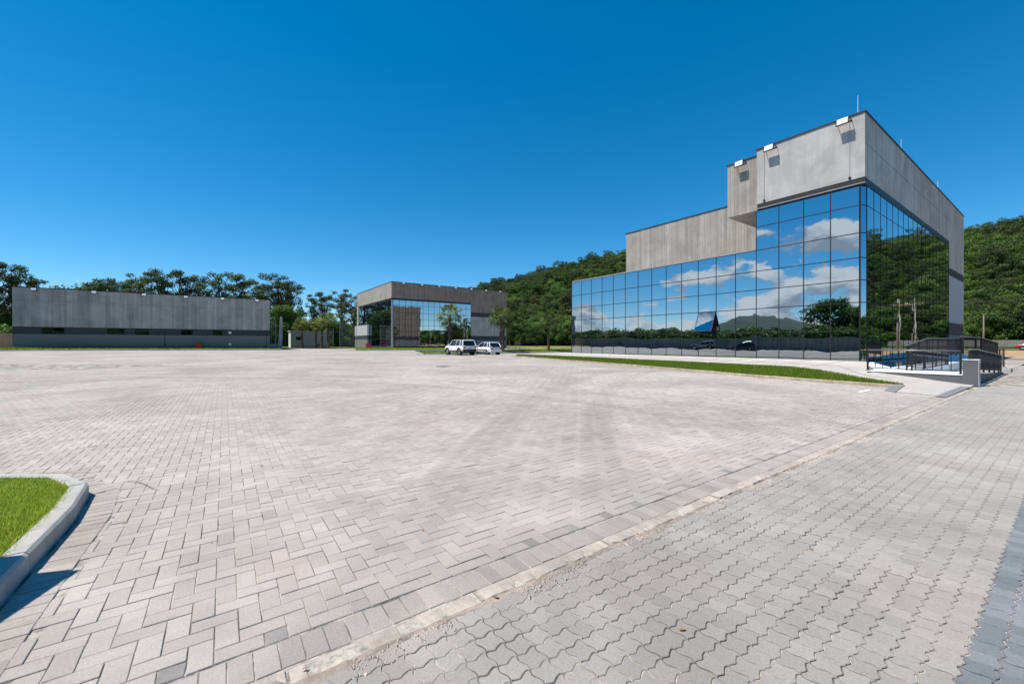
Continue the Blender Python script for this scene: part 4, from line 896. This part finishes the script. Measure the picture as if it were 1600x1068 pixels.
# ------------------------------------------------------------------ trees
def quads(cent, size, rg, flat=.0, nrm=None):
    n = len(cent); a = rg.normal(size=(n,3)); 
    if nrm is not None: a = a*.75+nrm*1.1
    a[:,2] += flat; a /= np.linalg.norm(a,axis=1)[:,None]
    b = np.cross(a, rg.normal(size=(n,3))); b /= np.linalg.norm(b,axis=1)[:,None]; c = np.cross(a,b); s = size[:,None]
    V = np.stack([cent-b*s-c*s*.55, cent+b*s-c*s*.55, cent+b*s*.7+c*s*.6, cent-b*s*.7+c*s*.6],1).reshape(-1,3); return V, np.arange(n*4).reshape(-1,4)
def crown_mesh(name, seed, lobes, per, leaf, mat, squash=.8):
    """lobes: (x,y,z,r) clumps"""
    rg = np.random.default_rng(seed); C = []; T = []; Nn = []
    for (x,y,z,r) in lobes:
        n = int(per*r*r); d = rg.normal(size=(n,3)); d /= np.linalg.norm(d,axis=1)[:,None]; rr = r*(rg.random(n)**.35)[:,None]*rg.uniform(.8,1.12,(n,1))
        p = d*rr*[1,1,squash]; C.append(p+[x,y,z]); Nn.append(d); T.append(np.clip(rg.normal(.42,.16,n)+.28*d[:,2]+rg.normal(0,.09),0,1))  # lighter tone on clump tops puts sunlight into the leaf colour
    C = np.concatenate(C); T = np.concatenate(T).astype(np.float32); V, F = quads(C, leaf*rg.uniform(.6,1.25,len(C)), rg, .25, np.concatenate(Nn)); me = np_mesh(name, V, [F], mat)
    me.attributes.new('tone','FLOAT','FACE').data.foreach_set('value', T); return me
def trunk_mesh(h, r, lobes, rg, top=.75, mat='bark', lean=.3):
    m = MB(); pts = []; x = y = 0
    for i in range(7): pts.append((x,y,h*top*i/6)); x += rg.uniform(-lean,lean)*h/20; y += rg.uniform(-lean,lean)*h/20
    m.tube(pts, [r*(1.25 if i == 0 else 1-.1*i) for i in range(7)], 8)
    for (lx,ly,lz,lr) in lobes:
        s = pts[rg.choice((3,4,5,6))] if lz > pts[3][2] else pts[3]; md = ((s[0]+lx)/2+rg.uniform(-.3,.3), (s[1]+ly)/2+rg.uniform(-.3,.3), s[2]*.4+lz*.6-.2); m.tube([s, md, (lx,ly,lz)], [r*.38,r*.26,r*.10], 5, False)
    me = bpy.data.meshes.new('trunk'); me.from_pydata(m.v,[],m.f); me.update(); me.materials.append(M[mat]); me.polygons.foreach_set('use_smooth',[True]*len(me.polygons)); return me
def dome_lobes(rg, n, R_, z0, z1, r0, r1):
    out = []
    for i in range(n):
        a = rg.uniform(0,2*math.pi); f = rg.random()**.6; zz = rg.random(); k_ = math.sqrt(max(.05,1-(zz*1.05-.25)**2)); out.append((math.cos(a)*R_*f*k_, math.sin(a)*R_*f*k_, z0+(z1-z0)*zz, rg.uniform(r0,r1)))
    return out
TREE = {}
def make_kind(key, seed, h, R_, n, r0, r1, zlo, per, leaf, mat, tr=.18, squash=.8, lean=.3):
    rg = random.Random(seed); lobes = dome_lobes(rg, n, R_, h*zlo, h*.95, r0, r1); TREE[key] = (crown_mesh('crown', seed, lobes, per, leaf, M[mat], squash), trunk_mesh(h, tr, lobes, rg, lean=lean))
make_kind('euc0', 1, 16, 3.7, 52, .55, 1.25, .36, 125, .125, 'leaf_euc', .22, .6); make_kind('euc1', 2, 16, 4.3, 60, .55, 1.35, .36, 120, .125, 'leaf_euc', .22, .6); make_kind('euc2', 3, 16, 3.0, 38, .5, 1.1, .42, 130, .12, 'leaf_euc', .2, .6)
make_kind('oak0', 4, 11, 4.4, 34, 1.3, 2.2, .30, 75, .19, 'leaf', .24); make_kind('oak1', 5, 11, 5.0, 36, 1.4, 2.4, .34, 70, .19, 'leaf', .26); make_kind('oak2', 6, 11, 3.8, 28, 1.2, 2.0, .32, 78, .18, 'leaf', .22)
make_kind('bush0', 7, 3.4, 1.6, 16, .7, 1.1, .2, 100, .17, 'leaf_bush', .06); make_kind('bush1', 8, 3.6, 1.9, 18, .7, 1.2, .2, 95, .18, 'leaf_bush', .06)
NT = [0]
def tree(key, u, v, s, label, group, name=None, z=None, rz=None):
    cm, tm = TREE[key]; t = empty(name or ('bush' if 'bush' in key else 'tree'), (u,v,zf(u,v) if z is None else z), label, 'bush' if 'bush' in key else 'tree', group, rz if rz is not None else prg.uniform(0,6.28)); t.scale = (s if not hasattr(s,'__len__') else s)if hasattr(s,'__len__') else (s,s,s)
    c = link('crown', cm, t); k_ = link('trunk', tm, t); NT[0] += 1; return c
def upx(px, Y):                              # plan point seen at photograph column px and depth Y
    X = (px-800)/633*Y; return CA*X+SA*Y, -SA*X+CA*Y
# row of tall trees behind the low building, left to right; (column, depth, height scale, kind)
rowL = [(-60,92,1.15,'euc1'),(-15,88,1.12,'euc0'),(22,94,1.15,'euc1'),(52,98,1.02,'euc2'),(138,100,.92,'oak1'),(168,96,.98,'euc1'),(196,100,1.0,'euc0'),(222,98,1.10,'euc2'),(250,96,1.12,'euc1'),(288,99,1.12,'euc0'),(312,104,1.05,'euc2'),(345,100,1.12,'euc1'),(382,104,1.12,'euc0'),(405,112,1.1,'euc2'),(432,112,1.22,'euc1'),(452,118,1.15,'euc0')]
NM = ['leftmost','second from the left','third from the left','fourth from the left','fifth from the left','sixth from the left','seventh from the left','eighth from the left','ninth from the left','tenth from the left','eleventh from the left','twelfth from the left','thirteenth from the left','fourteenth from the left','fifteenth from the left','rightmost']
for i, (px,Y,s,kd) in enumerate(rowL):
    u,v = upx(px,Y); tree(kd,u,v,s*1.06 if kd[0] == 'e' else s*1.5,'dark leafy tree behind the long low building, '+NM[i]+' of the row','tall trees behind the low building')
for i, (px,Y,s,kd,lab) in enumerate(((488,118,.98,'euc2','airy tall tree behind the gate house and left palm'),(506,125,1.08,'euc0','airy tall tree behind the tallest gate palm'),(536,122,1.12,'euc2','slender tall tree standing between gate palms and distant building'),(552,118,.98,'euc1','dense tree close to the left wall of the distant building'),(520,108,.62,'oak2','round low tree between gate palms and mesh gate'),(446,106,.95,'oak0','dense dark tree behind the tapered column'))):
    u,v = upx(px,Y); tree(kd,u,v,s,lab,'trees behind the gate')
oak_c = []
for i, (px,Y,s,kd,lab) in enumerate(((803,150,.72,'oak0','round park tree just right of the distant building'),(822,158,.8,'oak2','park tree behind the left park palm'),(838,128,.55,'oak1','bent park tree with bare forked limbs'),(852,160,.85,'oak0','park tree behind the right park palm'),(870,150,.75,'oak2','park tree left of the tall wooden pole'),(886,156,.8,'oak1','park tree against the left end of the glass building'),(790,165,.9,'oak1','park tree partly behind the distant building'),(905,165,.9,'oak0','park tree mostly behind the glass facade end'))):
    u,v = upx(px,Y); oak_c.append(tree(kd,u,v,s,lab,'trees in the park',z=.05))
for i, (px,Y,s,kd,lab) in enumerate(((1523,108,.85,'oak1','spreading pale green tree right of the building end'),(1545,112,.95,'oak0','spreading tree in the clump beyond the bare soil'),(1572,118,.75,'oak2','low tree in the clump near the right edge'),(1508,116,1.,'oak2','tree just behind the end pier'))):
    u,v = upx(px,Y); tree(kd,u,v,s,lab,'trees at the foot of the hill',z=0)
for i, (px,Y,lab) in enumerate(((506,112,'light green bush between the gate palms'),(524,110,'light green bush left of the mesh gate'),(540,111,'light green bush beside the mesh gate'))):
    u,v = upx(px,Y); tree(('bush0','bush1','bush0')[i],u,v,.85,lab,'bushes behind the gate')
# young staked saplings in the park
for i,px in enumerate((796,806,812)):
    u,v = upx(px,80); t = empty('sapling_stake',(u,v,.05),'thin dark sapling stake in the park lawn, '+('leftmost','middle','rightmost')[i]+' of three','stake','sapling stakes'); MB().tube([(u,v,0),(u,v,1.7)],.05,6).build('stake',M['wood'],t); MB().box(u-.5,u+.5,v-.03,v+.03,1.0,1.08).build('crossbar',M['wood'],t)
# palms
def palm_meshes(seed, h, nf=23, droop=1.3):
    rg = random.Random(seed); m = MB(); pts = [(.05*math.sin(i*1.1+seed), .05*math.cos(i*.9+seed), h*i/8) for i in range(9)]; m.tube(pts,[.26,.22,.2,.19,.185,.18,.18,.2,.22],9)
    tm = bpy.data.meshes.new('trunk'); tm.from_pydata(m.v,[],m.f); tm.update(); tm.materials.append(M['palmbark']); V = []; F = []; T = []
    for i in range(nf):
        a = i*2.399+rg.uniform(-.2,.2); e = math.radians(75-118*(i/nf)**1.0+rg.uniform(-8,8)); L = rg.uniform(.75,1.25); tp = Vector((pts[-1][0],pts[-1][1],h)); d = Vector((math.cos(a)*math.cos(e), math.sin(a)*math.cos(e), math.sin(e))); c = tp+d*L; sd_ = d.cross(Vector((0,0,1))).normalized(); up = sd_.cross(d); b = len(V)
        V += [tuple(tp-sd_*.02),tuple(tp+sd_*.02),tuple(c+sd_*.02),tuple(c-sd_*.02)]; F.append((b,b+1,b+2,b+3)); T.append(.3); rr = rg.uniform(.75,1.0); tn = rg.uniform(.25,.95)*(1 if i < nf*.75 else .55)
        for k_ in range(13):
            th = math.radians(-105+210*k_/12); dd = d*math.cos(th)+sd_*math.sin(th); md = c+dd*rr*.62+up*.02; tip = c+dd*rr+Vector((0,0,-.42*droop*rr*(.6+.5*rg.random()))); w = dd.cross(up).normalized()*.066; b = len(V)
            V += [tuple(c),tuple(md+w),tuple(tip),tuple(md-w)]; F.append((b,b+1,b+2,b+3)); T.append(min(1,max(0,tn+rg.uniform(-.15,.15))))
    me = bpy.data.meshes.new('crown'); me.from_pydata(V,[],F); me.update(); me.materials.append(M['leaf_palm']); me.attributes.new('tone','FLOAT','FACE').data.foreach_set('value',T); return me, tm
PM = [palm_meshes(1,4.6), palm_meshes(2,4.3,20,1.6), palm_meshes(3,5.0,24)]
def palm(k_, u, v, s, lab, grp):
    t = empty('palm_tree',(u,v,zf(u,v)+.1),lab,'palm tree',grp,prg.uniform(0,6)); t.scale = (s,s,s); link('crown',PM[k_][0],t); link('trunk',PM[k_][1],t)
palm(0,22.2,44.2,.98,'fan palm behind the white off-roader before the distant glass building','palms on the parking strip'); palm(1,29.6,44.2,1.03,'fan palm right of the white hatchback','palms on the parking strip'); palm(2,37.9,44.3,.88,'fan palm left of the glass facade end in the park gap','palms on the parking strip'); palm(0,31.9,47.,.97,'fan palm half behind the hatchback palm','palms on the parking strip')
for i,(px,Y,k_,s,lab) in enumerate(((472,79,1,1.02,'lone fan palm before the gate house window'),(494,80,0,.98,'fan palm at the right end of the gate house'),(503,82,2,.96,'middle fan palm of the gate clump'),(512.5,79,0,1.16,'tallest fan palm right of the gate house'))):
    u,v = upx(px,Y); palm(k_,u,v,s,lab,'palms by the gate')
palm(1,-33,16.,1.35,'tall fan palm beyond the perimeter wall mirrored in the facade','palms beyond the wall')

# ------------------------------------------------------------------ forested hill and far mountains
PH = np.array([-30,-21,-14,-8,-4,4.5,10,14,20,30,40,48,52,62,68,78,88,98,125,150]); EL = .93*np.array([0,.015,.05,.10,.132,.160,.188,.205,.20,.188,.172,.172,.176,.180,.180,.165,.09,.01,0,0])
R0 = np.interp; 
def hill_z(phi, r):
    e = np.interp(phi, PH, EL); r0 = np.interp(phi,[-30,10,30,50,150],[200,165,150,150,150]); r1 = np.interp(phi,[-30,10,30,50,150],[420,400,330,310,300])
    H = np.maximum(0, r1*e-5.5); t = np.clip((r-r0)/(r1-r0),0,1.15); s = np.where(t < 1, np.sin(t*np.pi/2)**1.25, 1-(t-1)*.6); return H*s
def hill_pt(phi, r):
    a = np.radians(phi); X = np.sin(a)*r; Y = np.cos(a)*r; return CA*X+SA*Y, -SA*X+CA*Y
ph = np.arange(-30,150.1,1.5); rr = np.arange(145,470,9.); PHI, RR = np.meshgrid(ph, rr); Uh, Vh = hill_pt(PHI, RR); Zh = hill_z(PHI, RR)
Zn = np.array([mnoise.noise(Vector((a*.02,b*.02,1.)))+.5*mnoise.noise(Vector((a*.05,b*.05,4.))) for a,b in zip(Uh.ravel(),Vh.ravel())]).reshape(Uh.shape); Zh = Zh+Zn*np.minimum(3.5,Zh*.16)-.05
I = np.arange(Uh.size).reshape(Uh.shape); hl = link('hill', np_mesh('hill', np.stack([Uh,Vh,Zh],-1).reshape(-1,3), [np.stack([I[:-1,:-1],I[1:,:-1],I[1:,1:],I[:-1,1:]],-1).reshape(-1,4)], M['understory'], True)); hl['kind'] = 'structure'
def scatter(name, pts, sc, srcs, label, cat, zsc=None):
    me = bpy.data.meshes.new(name); me.vertices.add(len(pts)); me.vertices.foreach_set('co', np.asarray(pts,np.float32).ravel()); n = len(pts); rg = np.random.default_rng(len(pts))
    me.attributes.new('sc','FLOAT_VECTOR','POINT').data.foreach_set('vector', np.stack([sc*rg.uniform(.85,1.2,n), sc*rg.uniform(.85,1.2,n), sc*(zsc if zsc is not None else 1)*rg.uniform(.85,1.15,n)],-1).astype(np.float32).ravel())
    me.attributes.new('rt','FLOAT_VECTOR','POINT').data.foreach_set('vector', np.stack([np.zeros(n),np.zeros(n),rg.uniform(0,6.28,n)],-1).astype(np.float32).ravel()); me.attributes.new('ix','INT','POINT').data.foreach_set('value', rg.integers(0,len(srcs),n).astype(np.int32))
    ng = bpy.data.node_groups.new(name,'GeometryNodeTree'); ng.interface.new_socket('Geometry',in_out='INPUT',socket_type='NodeSocketGeometry'); ng.interface.new_socket('Geometry',in_out='OUTPUT',socket_type='NodeSocketGeometry')
    N = ng.nodes; L = ng.links; gi = N.new('NodeGroupInput'); go = N.new('NodeGroupOutput'); ip = N.new('GeometryNodeInstanceOnPoints'); jn = N.new('GeometryNodeJoinGeometry')
    for s in srcs:
        oi = N.new('GeometryNodeObjectInfo'); oi.inputs['Object'].default_value = s; oi.inputs['As Instance'].default_value = True; oi.transform_space = 'ORIGINAL'; L.new(oi.outputs['Geometry'], jn.inputs[0])
    def na(nm, ty): x = N.new('GeometryNodeInputNamedAttribute'); x.data_type = ty; x.inputs['Name'].default_value = nm; return [o for o in x.outputs if o.enabled and o.name == 'Attribute'][0]
    er = N.new('FunctionNodeEulerToRotation'); L.new(na('rt','FLOAT_VECTOR'), er.inputs[0]); L.new(gi.outputs[0], ip.inputs['Points']); L.new(jn.outputs[0], ip.inputs['Instance']); ip.inputs['Pick Instance'].default_value = True
    L.new(na('ix','INT'), ip.inputs['Instance Index']); L.new(er.outputs[0], ip.inputs['Rotation']); L.new(na('sc','FLOAT_VECTOR'), ip.inputs['Scale']); L.new(ip.outputs[0], go.inputs[0])
    o = link(name, me); md = o.modifiers.new('scatter','NODES'); md.node_group = ng; return tag(o, label, cat, kind='stuff')
n = 9500; rg = np.random.default_rng(5); fp = rg.uniform(-24,100,n); fr = np.sqrt(rg.uniform(150**2,400**2,n)); fu, fv = hill_pt(fp, fr); fz_ = hill_z(fp, fr); r1_ = np.interp(fp,[-30,10,30,50,150],[420,400,330,310,300])
k = (fr < r1_*1.02) & (fz_ > .5); fz_ = fz_+np.array([mnoise.noise(Vector((a*.02,b*.02,1.)))+.5*mnoise.noise(Vector((a*.05,b*.05,4.))) for a,b in zip(fu,fv)])*np.minimum(3.5,fz_*.16)
fs = .38+.85*rg.random(n)**1.5
scatter('hill_forest', np.stack([fu,fv,fz_-2.6*fs],-1)[k], fs[k], oak_c[:6]+[o for o in bpy.data.objects if o.name.startswith('crown') and o.data in (TREE['euc1'][0], TREE['bush1'][0])][:2], 'dense green forest covering the hill behind the buildings', 'forest')
# trees hugging the hill foot, seen beyond the park
n = 420; fp = rg.uniform(-6,98,n); fr = rg.uniform(158,176,n); fu,fv = hill_pt(fp,fr); fs = rg.uniform(.55,.95,n); k = ~((fu > 60) & (fu < 152) & (fp > 40)); scatter('hill_foot_wood', np.stack([fu,fv,np.full(n,-1.5)],-1)[k], fs[k], oak_c[:6], 'band of trees along the foot of the hill beyond the park', 'wood')
# bushes behind the perimeter wall and tree belt (mirrored in the facade)
n = 420; hu = rg.uniform(-38,-26.5,n); hv = rg.uniform(-30,100,n); bc = [o for o in bpy.data.objects if o.name.startswith('crown') and o.parent and o.parent.name.startswith('bush')]
scatter('hedge', np.stack([hu,hv,zg(hu,hv)-.15],-1), rg.uniform(.75,1.15,n), bc[:2], 'bright green bushes massed behind the perimeter wall', 'hedge')
n = 130; hu = rg.uniform(-90,140,n); hv = rg.uniform(-150,-95,n); scatter('southern_wood', np.stack([hu,hv,np.full(n,-.6)],-1), rg.uniform(.5,.95,n), oak_c[:6], 'low wood beyond the road, mirrored in the distant building', 'wood')
n = 620; fp = rg.uniform(-58,-16,n); fr = rg.uniform(140,185,n); fu, fv = hill_pt(fp, fr); k = (fu < 24) | (fv > 112); scatter('thicket', np.stack([fu,fv,np.full(n,-1.5)],-1)[k], rg.uniform(.55,.85,n)[k], oak_c[:6], 'dark thicket filling the gaps behind the gate and the low building', 'wood')
n = 150; hu = rg.uniform(-75,-42,n); hv = rg.uniform(-30,30,n); scatter('tree_belt', np.stack([hu,hv,np.full(n,-.8)],-1), rg.uniform(.55,.95,n), oak_c[:6], 'dark belt of trees beyond the bushes and perimeter wall', 'wood')
def mountains():
    a = np.linspace(R(40),R(320),141); prof = [0,.35,.7,1.,.8]; V = []
    for t_ in a:                                 # bearing measured clockwise from +v
        h = 52+48*abs(mnoise.noise(Vector((t_*4.,2.,0))))*2+25*mnoise.noise(Vector((t_*14,5.,0))); h *= min(1, max(0,(t_-R(40))/R(60)))
        if t_ > R(300): h *= .9
        for q,(rr_,f) in enumerate(zip((1300,1500,1700,1900,2200),prof)): V.append((math.sin(t_)*rr_, math.cos(t_)*rr_, -.2+h*f*(1+.15*mnoise.noise(Vector((t_*30,q,3.))))))
    I = np.arange(len(V)).reshape(len(a),5); return np_mesh('mountains', V, [np.stack([I[:-1,:-1],I[:-1,1:],I[1:,1:],I[1:,:-1]],-1).reshape(-1,4)], M['mount'], True)
mt = link('mountains', mountains()); mt['kind'] = 'structure'

# a few dry leaves blown over the paving
def litter(n):
    rg = np.random.default_rng(77); V = []; F = []
    for _ in range(n):
        Y = rg.uniform(1.7, 9.)**1.0; X = rg.uniform(-1.1,1.15)*Y; u = CA*X+SA*Y; v = -SA*X+CA*Y
        if inpoly(np.array([u]),np.array([v]),ISLP)[0]: continue
        a = rg.uniform(0,6.28); L = rg.uniform(.010,.022); c, s_ = math.cos(a), math.sin(a); b = len(V); z = .006
        for dx, dy, dz in ((-1,0,0),(0,-.45,.006),(1,0,.002),(0,.45,.007)): V.append((u+L*(dx*c-dy*s_), v+L*(dx*s_+dy*c), z+dz*rg.uniform(.3,1)))
        F.append((b,b+1,b+2,b+3))
    me = bpy.data.meshes.new('leaf_litter'); me.from_pydata(V,[],F); me.update(); me.materials.append(simple('dry leaf', (.30,.16,.07), .8, var=.4, nscale=30)); return me
tag(link('leaf_litter', litter(34)), 'scattered small dry brown leaves on the paving', 'leaves', kind='stuff')
